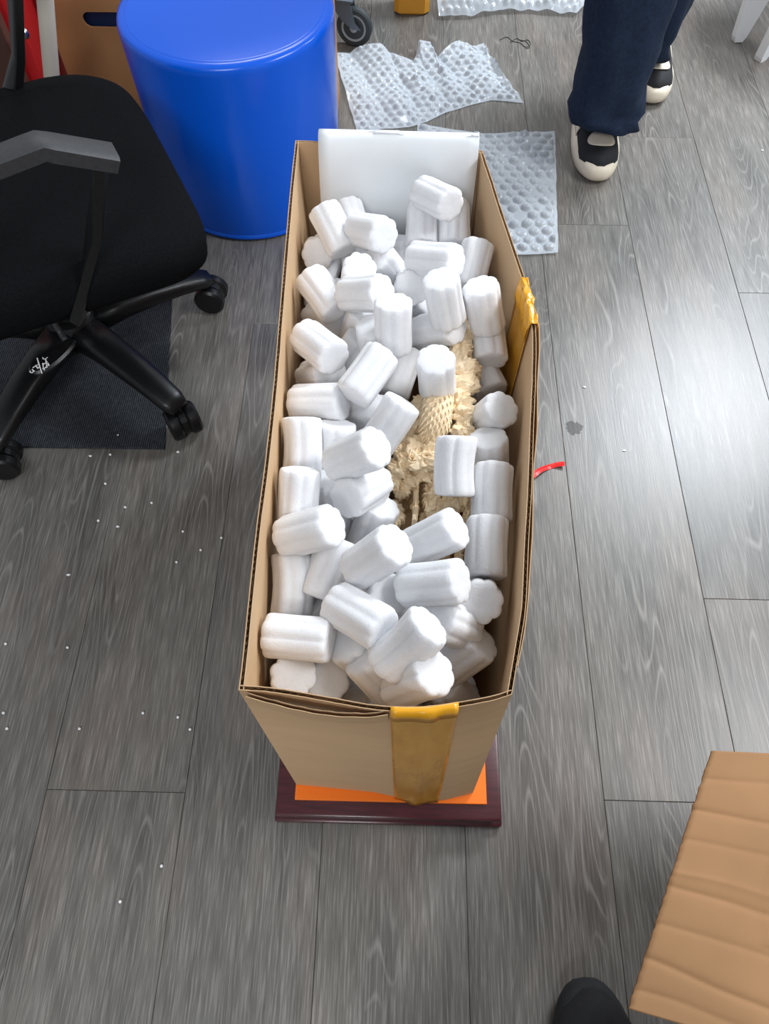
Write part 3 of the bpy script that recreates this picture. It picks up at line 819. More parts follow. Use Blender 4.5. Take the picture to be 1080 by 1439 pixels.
# armrests
def bar(bm, pts, hw, ht):
    """rectangular-section bar along pts"""
    out = []; m = len(pts)
    for i, p in enumerate(pts):
        t = Vector(pts[min(i+1, m-1)])-Vector(pts[max(i-1, 0)]); a, b = frame(t)
        w = hw[i] if isinstance(hw, (list, tuple)) else hw; h_ = ht[i] if isinstance(ht, (list, tuple)) else ht
        c = .25
        prof = [(-w, -h_*(1-c)), (-w*(1-c), -h_), (w*(1-c), -h_), (w, -h_*(1-c)), (w, h_*(1-c)), (w*(1-c), h_), (-w*(1-c), h_), (-w, h_*(1-c))]
        out.append([Vector(p)+a*x+b*y for x, y in prof])
    rings(bm, out)
def arm(e, sgn):
    p0, pk, p1 = P(-60, 250, .655), P(56, 205, .655), P(160, 222, .615)
    def tr(p):
        d = p-HUB; n_, e_ = d.dot(NV), d.dot(EV)
        return p if sgn > 0 else L3(n_, .10-e_, p.z)
    bm = bmesh.new()
    path = [p0, pk.lerp(p0, .12), pk, pk.lerp(p1, .12), p1]
    bar(bm, [tr(q) for q in path], [.018, .019, .019, .0195, .021], [.011]*5)
    a_ = autosmooth(bm_obj('armrest', bm, M_ARM, ch))
    q1 = P(146, 236, .600); q0 = P(112, 440, .395); mid = P(132, 330, .50)
    bm = bmesh.new(); bar(bm, [tr(q) for q in (q1+Vector((0, 0, .01)), mid, q0, q0 + Vector((-.05, .06, -.025)))], [.015, .017, .022, .02], [.008, .008, .009, .008])
    autosmooth(bm_obj('arm_support', bm, M_BLACK, ch))
    r1 = P(-45, 262, .63); r0 = L3(-.19, .26, .40)
    bm = bmesh.new(); bar(bm, [tr(q) for q in (r1, L3(-.235, .30, .47), r0)], .018, .008)
    autosmooth(bm_obj('arm_support', bm, M_BLACK, ch))
arm(.3, 1); arm(.3, -1)
# five-star base
bm = bmesh.new(); lathe(bm, [(.045, .07), (.052, .078), (.052, .12), (.044, .135), (.03, .14)], (HX, HY, 0), 28)
autosmooth(bm_obj('base_hub', bm, M_BLACK, ch))
for k in range(5):
    ang = math.radians(-37.5 + 72*k); d = Vector((math.cos(ang), math.sin(ang), 0)); s = Vector((-d.y, d.x, 0))
    bm = bmesh.new(); out = []
    for u, r_, zc, hw, hh in ((0, .035, .104, .036, .026), (.25, .10, .108, .033, .024), (.5, .165, .104, .031, .021), (.75, .225, .095, .028, .018), (.93, .272, .083, .026, .014), (1, .292, .077, .019, .010)):
        c = HUB + d*r_ + Vector((0, 0, zc)); cc = []
        for a in range(12):
            q = 2*math.pi*a/12; cx, sx_ = math.cos(q), math.sin(q)
            cc.append(c + s*hw*math.copysign(abs(cx)**.6, cx) + Vector((0, 0, hh*math.copysign(abs(sx_)**.8, sx_))))
        out.append(cc)
    rings(bm, out); leg = bm_obj('base_leg', bm, M_BLACK, ch, True)
    # caster: hood and twin wheels
    wa = ang + (1.2, .9, 2.2, -.5, .5)[k]; wd = Vector((math.cos(wa), math.sin(wa), 0)); c = HUB + d*.285 + Vector((0, 0, .0325))
    bm = bmesh.new(); tube(bm, [c + Vector((0, 0, .02)), c + Vector((0, 0, .05))], .008, 10)
    out = []
    for sgn in (-1, 1):
        out.append([c + wd*(.006*sgn) + Vector((-wd.y, wd.x, 0))*(.027*math.cos(q)) + Vector((0, 0, .029*math.sin(q))) for q in [math.radians(a) for a in range(-20, 201, 20)]])
    rings(bm, out); cs = bm_obj('caster_hood', bm, M_BLACK, leg)
    for sgn in (-1, 1):
        M = Matrix.Translation(c + wd*(.0185*sgn)) @ wd.to_track_quat('Z', 'Y').to_matrix().to_4x4()
        bm = bmesh.new(); lathe(bm, [(.013, -.0115), (.027, -.0115), (.0316, -.007), (.032, .0), (.0316, .007), (.027, .0115), (.013, .0115)], n=28, M=M)
        autosmooth(bm_obj('caster_wheel', bm, M_BLACK, leg))
# lever and paddle with its white brush-like marks
lev = bmesh.new(); tube(lev, catmull([L3(.02, .10, .36), P(72, 440, .345), P(84, 466, .325), P(92, 478, .318)], 4), .0045, 8)
lv = bm_obj('height_lever', lev, M_ARM, ch, True)
pa, pb = P(106, 478, .312), P(42, 524, .312); ax = (pb-pa); ln = ax.length; axn = ax.normalized(); sd = Vector((-axn.y, axn.x, 0))
bm = bmesh.new(); out = []
for dz, g in ((-.006, -.003), (0, 0), (.0035, -.0035)):
    rg = []
    for i in range(28):
        a = 2*math.pi*i/28; cx = math.cos(a)
        w = .0175*(1+.25*cx)
        rg.append(pa + axn*(ln/2+(ln/2+g)*cx) + sd*((w+g)*math.sin(a)) + Vector((0, 0, dz)))
    out.append(rg)
rings(bm, out); pd = autosmooth(bm_obj('lever_paddle', bm, M_BLACK, lv), 30)
bm = bmesh.new()
def stroke(p, q, w=.0009):
    a = P(*p, .3165); b = P(*q, .3165); d = (b-a).normalized(); s = Vector((-d.y, d.x, 0))*w
    vs = [bm.verts.new(v) for v in (a-s, b-s*.7, b+s*.7, a+s)]; bm.faces.new(vs)
for p, q in (((52, 503), (59, 525)), ((62, 505), (67, 502)), ((60, 510), (61, 518)), ((61, 512), (67, 508)), ((62, 518), (68, 513)),
             ((64, 503), (66, 517)), ((60, 517), (63, 520)), ((50, 513), (53, 518)), ((47, 516), (54, 512)), ((45, 519), (48, 522)),
             ((46, 517), (49, 515)), ((44, 524), (49, 521)), ((42, 521), (43, 524)), ((53, 518), (55, 515)), ((61, 505), (60, 502)), ((67, 510), (69, 514))):
    stroke(p, q, .0010)
bm_obj('white_lettering', bm, M_LOGO, pd)
# ------------------------------------------------------------------ rug
bm = bmesh.new(); a, b, c_, d = P(232, 632, 0), P(30, 634, 0), Vector((-1.25, 1.25, 0)), P(243, 395, 0)
b = Vector((-1.25, .80, 0)); rr = []
for z, g in ((.0, 0), (.003, 0), (.004, .002)):
    cen = (a+b+c_+d)/4; rr.append([q + (cen-q).normalized()*g + Vector((0, 0, z)) for q in (a, d, c_, b)])
rings(bm, rr); tag(bm_obj('floor_rug', bm, M_RUG), 'small dark charcoal ribbed rug under the office chair', 'rug')
# ------------------------------------------------------------------ things at the back left
bx = thing('storage_box', 'orange-brown cardboard storage box with a hand slot, left behind the blue drum', 'box', (-.49, 2.0, 0))
def card_panel(bm, c, s): add_box(bm, c, s, bevel=.0015, seg=1)
YF = 1.83
bm = bmesh.new(); x0, x1, zt = -.826, -.166, .46
# front panel with a rounded slot cut out
sx0, sx1, sz = -.742, -.615, .250; sh = .017
ring_out = []; ring_in = []; NN = 32
hole = []
for i in range(NN):
    a = 2*math.pi*i/NN; cx, s_ = math.cos(a), math.sin(a)
    hx = (sx1-sx0)/2-sh
    hole.append(Vector(((sx0+sx1)/2 + math.copysign(hx, cx)*(1 if abs(cx) > .01 else 0) + sh*cx, 0, sz + sh*s_)))
outp = []
ctr = Vector(((sx0+sx1)/2, 0, sz))
for p in hole:
    d = p-ctr; ts = []
    if d.x > 1e-6: ts.append((x1-ctr.x)/d.x)
    if d.x < -1e-6: ts.append((x0-ctr.x)/d.x)
    if d.z > 1e-6: ts.append((zt-ctr.z)/d.z)
    if d.z < -1e-6: ts.append((0.0-ctr.z)/d.z)
    outp.append(ctr + d*min(ts))
# snap the nearest outline points to the corners
for cx_, cz_ in ((x0, 0), (x1, 0), (x1, zt), (x0, zt)):
    k = min(range(NN), key=lambda i: (outp[i]-Vector((cx_, 0, cz_))).length); outp[k] = Vector((cx_, 0, cz_))
sets = []
for yy in (YF, YF+.005):
    sets.append(([bm.verts.new((p.x, yy, p.z)) for p in hole], [bm.verts.new((p.x, yy, p.z)) for p in outp]))
(h0, o0), (h1, o1) = sets
for i in range(NN):
    j = (i+1) % NN
    bm.faces.new((h0[i], h0[j], o0[j], o0[i])); bm.faces.new((h1[j], h1[i], o1[i], o1[j]))
    bm.faces.new((h0[j], h0[i], h1[i], h1[j])); bm.faces.new((o0[i], o0[j], o1[j], o1[i]))
bm_obj('front_panel', bm, M_CARTON, bx)
for nm, c, s in (('side_panel', (x0+.0025, 1.895, zt/2), (.005, .12, zt)), ('side_panel', (x1-.0025, 1.895, zt/2), (.005, .12, zt)),
                 ('back_panel', (-.496, 1.957, zt/2), (.658, .005, zt)), ('bottom_panel', (-.496, 1.895, .004), (.648, .115, .006))):
    bm = bmesh.new(); card_panel(bm, c, s); bm_obj(nm, bm, M_CARTON, bx)
bm = bmesh.new(); slab(bm, -.80, -.19, 1.845, 1.945, .008, .36, .01); tag(bm_obj('navy_bundle', bm, M_DKBLUE), 'dark navy bundle seen through the hand slot of the storage box', 'bundle')
cr = thing('red_crate', 'red plastic crate at the far left edge, behind the office chair', 'crate', (-1.02, 1.86, 0))
for nm, c, s in (('front_wall', (-1.035, 1.75, .22), (.37, .012, .44)), ('side_wall', (-.856, 1.9, .22), (.012, .29, .44)), ('side_wall', (-1.214, 1.9, .22), (.012, .29, .44)), ('back_wall', (-1.035, 2.045, .22), (.37, .012, .44)), ('crate_floor', (-1.035, 1.9, .01), (.345, .28, .012))):
    bm = bmesh.new(); add_box(bm, c, s, bevel=.004); autosmooth(bm_obj(nm, bm, M_RED, cr))
bm = bmesh.new(); slab(bm, -1.228, -.842, 1.738, 1.752, .42, .445, .004); bm_obj('top_rim', bm, M_RED, cr)
ps = thing('cream_post', 'upright cream-painted round post in front of the red crate', 'post', (-.80, 1.66, 0))
bm = bmesh.new(); tube(bm, [Vector((-.835, 1.6, .004)), Vector((-.755, 1.6, .264)), Vector((-.622, 1.6, .70))], .0165, 20, up=Vector((0, 1, 0))); bm_obj('post_tube', bm, M_POLE, ps, True)
bm = bmesh.new(); b0 = Vector((-.835, 1.6, 0)); lathe(bm, [(.03, 0), (.03, .006), (.019, .010)], (b0.x, b0.y, 0), 24); bm_obj('post_foot', bm, M_POLE, ps)
bp = thing('brown_stand', 'dark brown upright stand with a chrome knob at the extreme left edge', 'stand', (-.93, 1.70, 0))
bm = bmesh.new(); slab(bm, -.945, -.868, 1.685, 1.715, 0, .62, .004); bm_obj('upright_board', bm, M_BROWN, bp)
kc = P(8, 60, .33); bm = bmesh.new(); lathe(bm, [(.004, 0), (.011, .004), (.013, .010), (.009, .016)], n=20, M=Matrix.Translation(Vector((kc.x, 1.686, .30))) @ Matrix.Rotation(math.radians(90), 4, 'X'))
autosmooth(bm_obj('chrome_knob', bm, M_STEEL, bp))
# trolley with caster behind the drum
tr = thing('flat_trolley', 'dark flat trolley with a grey swivel caster, standing behind the blue drum', 'trolley', (-.45, 2.6, 0))
bm = bmesh.new(); slab(bm, -.62, -.15, 2.27, 3.0, .125, .155, .006); autosmooth(bm_obj('platform', bm, M_BLACK, tr))
wc = P(498, 37, .05)
def big_caster(c, ang, parent):
    d = Vector((math.cos(ang), math.sin(ang), 0)); ax_ = Vector((-d.y, d.x, 0))
    M = Matrix.Translation(c) @ ax_.to_track_quat('Z', 'Y').to_matrix().to_4x4()
    bm = bmesh.new(); lathe(bm, [(.034, -.010), (.046, -.011), (.050, -.007), (.050, .007), (.046, .011), (.034, .010)], n=36, M=M); w = autosmooth(bm_obj('wheel_tyre', bm, M_TYRE, parent))
    bm = bmesh.new(); lathe(bm, [(.006, -.016), (.010, -.0145), (.012, -.010), (.026, -.009), (.035, -.0115), (.035, .0115), (.026, .009), (.012, .010), (.010, .0145), (.006, .016)], n=36, M=M); autosmooth(bm_obj('wheel_disc', bm, M_WHEEL, w))
    top = c - d*.032 + Vector((0, 0, .066))
    for s in (-1, 1):
        bm = bmesh.new(); o_ = ax_*(.0165*s); out = []
        pts2 = [(c + d*.010, .012), (c - d*.012 + Vector((0, 0, .018)), .018), (top - d*.004, .030)]
        for q, hw in pts2: out.append([q + o_ + d*hw + ax_*.001, q + o_ - d*hw + ax_*.001, q + o_ - d*hw - ax_*.001, q + o_ + d*hw - ax_*.001])
        rings(bm, out); bm_obj('caster_fork', bm, M_GREYP, w)
    bm = bmesh.new(); add_box(bm, top + Vector((0, 0, .004)), (.066, .042, .006), Matrix.Rotation(ang, 4, 'Z'), .001); bm_obj('mounting_plate', bm, M_GREYP, w)
big_caster(wc, math.radians(-12), tr)
for cx_, cy_ in ((-.56, 2.33), (-.56, 2.93), (-.2, 2.93)): big_caster(Vector((cx_, cy_, .05)), .4, tr)
# ------------------------------------------------------------------ orange block, top
ob = thing('orange_jerrycan', 'orange-yellow plastic container at the top edge, left of the bubble wrap roll', 'container', (.027, 2.43, 0))
bm = bmesh.new(); out = []
cx_, cy_ = P(578, 22, 0).x, P(578, 22, 0).y + .042
for z, g in ((0, .006), (.006, 0), (.16, .001), (.185, .006), (.2, .02)):
    rg = []
    hx, hy = .052-g, .042-g; c = .014
    for x, y_ in ((-hx, -hy+c), (-hx+c, -hy), (hx-c, -hy), (hx, -hy+c), (hx, hy-c), (hx-c, hy), (-hx+c, hy), (-hx, hy-c)): rg.append(Vector((cx_+x, cy_+y_, z)))
    out.append(rg)
rings(bm, out); bm_obj('container_body', bm, M_YELLOW, ob)
bm = bmesh.new(); lathe(bm, [(.014, .198), (.014, .218), (.012, .22)], (cx_, cy_, 0), 20); bm_obj('screw_cap', bm, M_BLACK, ob)
# ------------------------------------------------------------------ bubble wrap
def bubble_sheet(name, top, bot, label, nu, nv, zf, pitch=.024, br=.0085, bh=.0055, base=.002, layers=1, xo=0):
    """sheet between two outline polylines (pixels on the floor) with hexagonally set bubbles"""
    T = resample([P(x, y, 0) for x, y in top], nu); B = resample([P(x, y, 0) for x, y in bot], nu)
    V = []; F = []
    for j in range(nv):
        v = j/(nv-1)
        for i in range(nu):
            p = B[i].lerp(T[i], v); u = i/(nu-1)
            q = Vector((p.x, p.y, 0))
            row = round(p.y/(pitch*.866)); offx = pitch*.5*(row % 2)
            cxx = (round((p.x-offx)/pitch))*pitch+offx; cyy = row*pitch*.866
            rr_ = math.hypot(p.x-cxx, p.y-cyy)
            seed = noise.noise(Vector((cxx*40, cyy*40, 3)))
            hb = bh*(1+1.3*seed)*math.sqrt(max(0, 1-(rr_/br)**2)) if rr_ < br and 0.02 < u < .98 and .02 < v < .98 else 0
            zz = zf(u, v, p)
            V.append(q + Vector((.0015*noise.noise(p*40), .0015*noise.noise(p*40+Vector((9, 9, 9))), base+max(0, zz)+hb)))
    for j in range(nv-1):
        for i in range(nu-1): F.append((j*nu+i, j*nu+i+1, (j+1)*nu+i+1, (j+1)*nu+i))
    return tag(pm(name, V, F, M_BUBBLE, None, True), label, 'bubble wrap')
def z1(u, v, p):
    w = abs(math.sin((u*5.2+v*.6)*math.pi))**.8*.016*(.5+.5*v) + .010*noise.noise(Vector((u*6, v*5, 1)))
    w += .012*math.exp(-((u-.50)/.045)**2)*v**2
    return w*min(1, 6*v+.1)
bubble_sheet('bubble_wrap', [(470, 84), (500, 72), (535, 70), (560, 86), (580, 92), (588, 70), (603, 68), (612, 84), (640, 70), (680, 64), (684, 84)],
             [(502, 188), (540, 182), (575, 180), (600, 172), (625, 160), (665, 148), (690, 142), (735, 146)],
             'crumpled clear bubble wrap on the floor between the blue drum and the person', 200, 110, z1)
def z2(u, v, p): return .004+.006*noise.noise(Vector((p.x*9, p.y*9, 4)))+.003*math.sin(p.x*30+p.y*20)
bubble_sheet('bubble_wrap', [(586, 176), (625, 184), (680, 190), (740, 190), (779, 185)],
             [(590, 362), (650, 362), (720, 361), (783, 358)], 'flat sheet of clear bubble wrap lying right of the carton', 180, 230, z2, .030, .0125, .0075)
def z3(u, v, p): return .01+.03*math.sin(min(1, v*6)*math.pi/2)+.010*noise.noise(Vector((u*12, v*4, 2)))
bubble_sheet('bubble_wrap', [(590, -70), (700, -75), (800, -72), (850, -70)],
             [(616, 28), (660, 27), (700, 20), (740, 19), (775, 22), (808, 24), (822, 14)], 'thick folded bubble wrap at the top edge, right of the orange container', 150, 80, z3)
tkk = thing('foam_pad_stack', 'stack of white foam pads under the folded bubble wrap at the top edge', 'foam pad', (.35, 2.7, 0)) if False else None
# ------------------------------------------------------------------ white stool, top right
sl = thing('white_stool', 'white plastic stool with flat tapering legs at the top right corner', 'stool', (1.13, 2.42, 0))
def flat_leg(tip, top, w0, w1, side, th=.012):
    bm = bmesh.new(); out = []
    s = Vector(side).normalized(); d = (Vector(top)-Vector(tip)).normalized(); nrm = s.cross(d).normalized()
    for t in (0, .03, .5, 1):
        c = Vector(tip).lerp(Vector(top), t); w = w0+(w1-w0)*t - (.004 if t == 0 else 0)
        out.append([c+s*w+nrm*th, c-s*w+nrm*th, c-s*w-nrm*th, c+s*w-nrm*th])
    rings(bm, out); return bm_obj('leg', bm, M_WHITEP, sl)
t1, t2 = P(1031, 60, 0.0), P(1062, 84, 0.0)
flat_leg(t1 + Vector((.01, .01, .0)), t1 + Vector((.075, .085, .43)), .015, .085, (1, .15, 0))
flat_leg(t2 + Vector((.01, .0, .0)), t2 + Vector((.09, .03, .43)), .015, .085, (.8, .6, 0))
flat_leg(t1 + Vector((.34, .05, .0)), t1 + Vector((.27, .08, .43)), .011, .05, (1, -.3, 0))
flat_leg(t1 + Vector((.25, .33, .0)), t1 + Vector((.22, .26, .43)), .011, .05, (1, .3, 0))
bm = bmesh.new(); cst = t1 + Vector((.17, .13, 0)); lathe(bm, [(.16, .42), (.175, .425), (.178, .44), (.172, .45), (.15, .453)], (cst.x, cst.y, 0), 40); autosmooth(bm_obj('seat', bm, M_WHITEP, sl))
# ------------------------------------------------------------------ carton with open flap, bottom right
fc = thing('open_flap_carton', 'brown cardboard carton at the right edge, its wide creased flap folded out towards the viewer', 'carton', (.75, 0, 0))
zf_ = .30
cs = [P(1000, 1055, zf_), P(883, 1418, zf_)]; A0, B0 = cs[0], cs[1]
out_n = (A0-B0).normalized(); rt = Vector((out_n.y, -out_n.x, 0))
if rt.x < 0: rt = -rt
FW = .235
G = []; NU, NVV = 40, 150
for j in range(NVV):
    v = j/(NVV-1); row = []
    for i in range(NU):
        u = i/(NU-1)
        edge = B0.lerp(A0, v); a = edge + Vector((1, -.23+.21*v, 0))*FW*u
        z = zf_ + .0035*noise.noise(Vector((u*1.6, v*2.2, 1)))
        for q_, sl, dp in ((.07, .05, .0016), (.17, .10, .0026), (.30, .06, .0014), (.44, .08, .0020), (.50, .08, -.0012), (.62, .05, .0012), (.75, .07, .0022), (.88, .02, .0014)):
            z -= dp*math.exp(-abs(v-q_+sl*u-.012*noise.noise(Vector((u*3, q_*9, 0))))/.012)
        z += .0022*math.exp(-((u-(.44+.30*(2*v-1.05)**2))/.014)**2)*(1 if .3 < v < .8 else 0)
        if i == 0: a = a + rt*(.0012*noise.noise(Vector((v*40, 0, 0))))
        row.append(Vector((a.x, a.y, z)))
    G.append(row)
grid_obj('open_flap', G, M_FLAP, fc, .004, True)
W0 = B0 + Vector((1, -.23, 0))*FW; W1 = A0 + Vector((1, -.02, 0))*FW; D = Vector((.35, 0, 0))
def panel(nm, a, b, z0, z1, th=.004):
    d = (b-a).normalized(); s = Vector((-d.y, d.x, 0))*th/2; bm = bmesh.new()
    rings(bm, [[Vector((p.x, p.y, z)) for p in (a-s, b-s, b+s, a+s)] for z in (z0, z1)]); return bm_obj(nm, bm, M_CARD, fc)
panel('side_panel', W0, W1, 0, zf_-.004); panel('side_panel', W0+D, W1+D, 0, zf_); panel('end_panel', W0, W0+D, 0, zf_); panel('end_panel', W1, W1+D, 0, zf_)
bm = bmesh.new(); rings(bm, [[Vector((p.x, p.y, z)) for p in (W0, W1, W1+D, W0+D)] for z in (.001, .005)]); bm_obj('bottom_panel', bm, M_CARD, fc)
# ------------------------------------------------------------------ small things on the floor
beads = [(166, 612), (155, 639), (148, 680, ), (213, 707), (176, 713), (138, 732), (257, 747), (311, 756), (282, 773), (248, 790), (8, 905), (95, 910), (5, 1002), (10, 1024), (112, 1024), (201, 1002), (250, 1008), (267, 1025), (227, 1217), (169, 1267)]
bead_me = None
for i, (x, y_) in enumerate(beads):
    p = P(x, y_, .002)
    if bead_me is None:
        bm = bmesh.new(); bmesh.ops.create_icosphere(bm, subdivisions=2, radius=.0024)
        for v in bm.verts: v.co *= 1+.06*noise.noise(v.co*900)
        bead_me = bpy.data.meshes.new('foam_bead'); bm.to_mesh(bead_me); bm.free(); bead_me.materials.append(M_BEAD)
        for q in bead_me.polygons: q.use_smooth = True
    o = bpy.data.objects.new('foam_bead', bead_me); COL.objects.link(o); o.location = (p.x, p.y, .0025)
    tag(o, 'tiny round white foam bead on the floor left of the carton', 'foam bead', 'white beads scattered on the floor left of the carton')
flakes = [(127, 641, 'left'), (250, 635, 'left'), (96, 808, 'left'), (165, 740, 'left'), (821, 544, 'right'), (877, 633, 'right'), (1071, 211, 'right')]
for i, (x, y_, side) in enumerate(flakes):
    p = P(x, y_, .001); bm = bmesh.new(); n = 7; a0 = i*1.1
    rr = [[Vector((p.x + (.0042 if k % 2 else .0022)*math.cos(a0+k*2*math.pi/n), p.y + .0020*math.sin(a0+k*2*math.pi/n), z)) for k in range(n)] for z in (.0003, .0016)]
    rings(bm, rr)
    if side == 'left': tag(bm_obj('foam_flake', bm, M_BEAD), 'tiny flat white foam flake on the floor left of the carton', 'foam flake', 'white flakes on the floor left of the carton')
    else: tag(bm_obj('foam_flake', bm, M_BEAD), ('tiny white flake on the floor right of the carton, below the amber tape', 'tiny white crumb on the floor to the right of the red strip', 'tiny white crumb on the floor near the white stool')[i-4], 'foam flake')
pth = catmull([P(x, y_, .0015) for x, y_ in ((744, 674), (756, 664), (768, 657), (780, 654), (792, 654))], 5)
bm = bmesh.new(); out = []
for i, p in enumerate(pth):
    t = (pth[min(i+1, len(pth)-1)]-pth[max(i-1, 0)]).normalized(); s = Vector((-t.y, t.x, 0))
    w = .0052*(1 if i > 1 else .7); z = .004+.003*math.sin(i*.4)
    out.append([Vector((p.x, p.y, z)) + s*w, Vector((p.x, p.y, z+.0016)), Vector((p.x, p.y, z)) - s*w, Vector((p.x, p.y, z-.003))])
rings(bm, out); tag(bm_obj('red_plastic_strip', bm, M_STRIP), 'short bent bright red plastic strip on the floor right of the carton', 'plastic strip')
M_STAIN_T = new_mat('faint_grey_stain', (.05, .05, .048), .6); M_STAIN_T.node_tree.nodes['Principled BSDF'].inputs['Alpha'].default_value = .2
c_ = P(806, 601); bm = bmesh.new()
rings(bm, [[Vector((c_.x + .016*math.cos(a)*(1+.7*noise.noise(Vector((math.cos(a)*2, math.sin(a)*2, 3)))), c_.y + .015*math.sin(a)*(1+.7*noise.noise(Vector((math.cos(a)*2, math.sin(a)*2, 8)))), z)) for a in [2*math.pi*k/30 for k in range(30)]] for z in (.0002, .0005)])
tag(bm_obj('floor_stain', bm, M_STAIN_T), 'faint grey stain on the floor just above the red strip', 'stain')
def hair(pts, label):
    bm = bmesh.new(); tube(bm, catmull([P(x, y_, .001) for x, y_ in pts], 5), .0009, 5); return bm
bm = hair([(702, 56), (712, 52), (720, 58), (730, 60), (738, 66), (745, 62), (741, 56), (733, 58), (726, 54), (716, 60)], '')
b2 = hair([(728, 56), (738, 58), (744, 66), (738, 68)], '')
me_ = bpy.data.meshes.new('x'); b2.to_mesh(me_); b2.free(); bm.from_mesh(me_)
tag(bm_obj('dust_tangle', bm, M_STAIN), 'small dark tangle of thread on the floor above the crumpled bubble wrap', 'thread')
# ------------------------------------------------------------------ people
def shoe(parent, heel, toe, w, black_only=False, z0=0.0):
    """a chunky shoe from heel to toe (world points on the floor)"""
    heel, toe = Vector(heel), Vector(toe); d = toe-heel; L = d.length; d.normalize(); s = Vector((-d.y, d.x, 0))
    def outline(g, z, k=36, tip=1.0):
        r_ = []
        for i in range(k):
            a = 2*math.pi*i/k; c = math.cos(a); q = math.sin(a)
            x = L/2 + (L/2+g)*math.copysign(abs(c)**.85, c)
            u = min(1, max(0, x/L)); ww = w/2*(.80+.22*math.sin(u*math.pi*.75)**1.2)+g
            r_.append(heel + d*x + s*(ww*math.copysign(abs(q)**.75, q)) + Vector((0, 0, z+z0+(.006*max(0, u-.8)*5*(1 if z < .02 else 0)))))
        return r_
    bm = bmesh.new(); rings(bm, [outline(-.008, 0), outline(.001, .007), outline(.004, .024), outline(.002, .036), outline(-.003, .0445), outline(-.009, .046)])
    sole = autosmooth(bm_obj('shoe_sole', bm, M_SHOEBLK if black_only else M_CREAM, parent), 50)
    # upper: sections from heel to toe
    bm = bmesh.new(); out = []; m = 18
    for j in range(15):
        u = j/14; x = .008 + (L-.016)*u
        hgt = .105 if u < .35 else .105-(u-.35)/.65*.042
        if u > .90: hgt *= 1.0-(u-.90)*.8
        if u > .97: hgt = .056
        if u < .04: hgt *= .9
        ww = w/2*(.78+.22*math.sin(min(1, u)*math.pi*.75)**1.2)*.925*(math.sqrt(max(.05, 1-((u-.80)/.205)**2)) if u > .80 else (math.sqrt(max(.05, 1-((.12-u)/.135)**2)) if u < .12 else 1))
        r_ = []
        for i in range(m):
            a = math.pi*i/(m-1); c = math.cos(a); q = math.sin(a)
            top_w = .55 if u < .4 else .8
            xx = ww*c*(1-(1-top_w)*q**2)
            r_.append(heel + d*x + s*xx + Vector((0, 0, .034+z0+(hgt-.034)*q**.8)))
        out.append(r_)
    rings(bm, out); up = bm_obj('shoe_upper', bm, M_SHOEBLK, parent, True)
    if not black_only:
        bm = bmesh.new(); out = []
        for j in range(8):
            v = j/7; u = .69+.18*v; x = .008+(L-.016)*u; hgt = .107-(u-.35)/.65*.042
            ww = w/2*.93; r_ = []
            hw = .80*math.sqrt(max(.02, 1-(2*v-1)**2))
            for i in range(9):
                a = math.pi/2 + hw*(i/4-1); c = math.cos(a); q = math.sin(a)
                r_.append(heel + d*x + s*(ww*c*(1-.2*q*q)) + Vector((0, 0, .0355+z0+(hgt-.034)*q**.8)))
            out.append(r_)
        G = out; bm.free(); grid_obj('cream_toe_patch', G, M_CREAM, up, .0012)
        for sg in (-1, 1):
            G = []
            for j in range(7):
                v = j/6; u = .30+.26*v; x = .008+(L-.016)*u; hgt = .106 if u < .35 else .106-(u-.35)/.65*.042; r_ = []
                for i in range(5):
                    a = .12+.5*i/4*(1-.4*v); c = math.cos(a)*sg; q = math.sin(a)
                    r_.append(heel + d*x + s*((w/2*.945)*c*(1-.3*q*q)+.001*sg) + Vector((0, 0, .034+z0+(hgt-.034)*q**.8)))
                G.append(r_)
            grid_obj('cream_side_patch', G, M_CREAM, up, .0012)
    return sole
def trouser(name, pts, rads, parent, mat, seed=0, squash=1.0, fold=.17):
    """a loose trouser leg: rings with folds"""
    c = catmull([Vector(p) for p in pts], 7); n = 40; out = []
    R_ = resample([Vector((i, r, 0)) for i, r in enumerate(rads)], len(c))
    for j, p in enumerate(c):
        t = (c[min(j+1, len(c)-1)]-c[max(j-1, 0)]); a, b = frame(t, Vector((0, 1, 0))); u = j/(len(c)-1)
        rr_ = []
        for i in range(n):
            q = 2*math.pi*i/n
            f = 1 + fold*noise.noise(Vector((math.cos(q)*1.4+seed, math.sin(q)*1.4, u*3.2))) + fold*.5*noise.noise(Vector((math.cos(q)*2.2, math.sin(q)*2.2+seed, u*9)))*(1.6-u)
            f += .15*math.sin(u*46+2.4*math.sin(q+seed))*max(0, 1-u*5.0)
            rr_.append(p + a*(R_[j].y*f*math.cos(q)) + b*(R_[j].y*f*squash*math.sin(q)))
        out.append(rr_)
    return out
def skin_body(name, verts, edges, radii, root, parent, mat, sub=2):
    me = bpy.data.meshes.new(name); off = rootloc(parent)
    me.from_pydata([tuple(Vector(v)-off) for v in verts], edges, []); me.update(); me.materials.append(mat)
    o = bpy.data.objects.new(name, me); COL.objects.link(o); o.parent = parent
    md = o.modifiers.new('skin', 'SKIN'); md.use_smooth_shade = True
    sv = me.skin_vertices[0].data
    for i, r in enumerate(radii): sv[i].radius = (r, r) if not isinstance(r, tuple) else r; sv[i].use_root = (i == root)
    s = o.modifiers.new('sub', 'SUBSURF'); s.levels = sub; s.render_levels = sub
    return o
def ellipsoid(bm, c, r, M=None):
    res = bmesh.ops.create_uvsphere(bm, u_segments=20, v_segments=14, radius=1.0)
    for v in res['verts']: v.co = Vector(c) + Vector((v.co.x*r[0], v.co.y*r[1], v.co.z*r[2]))
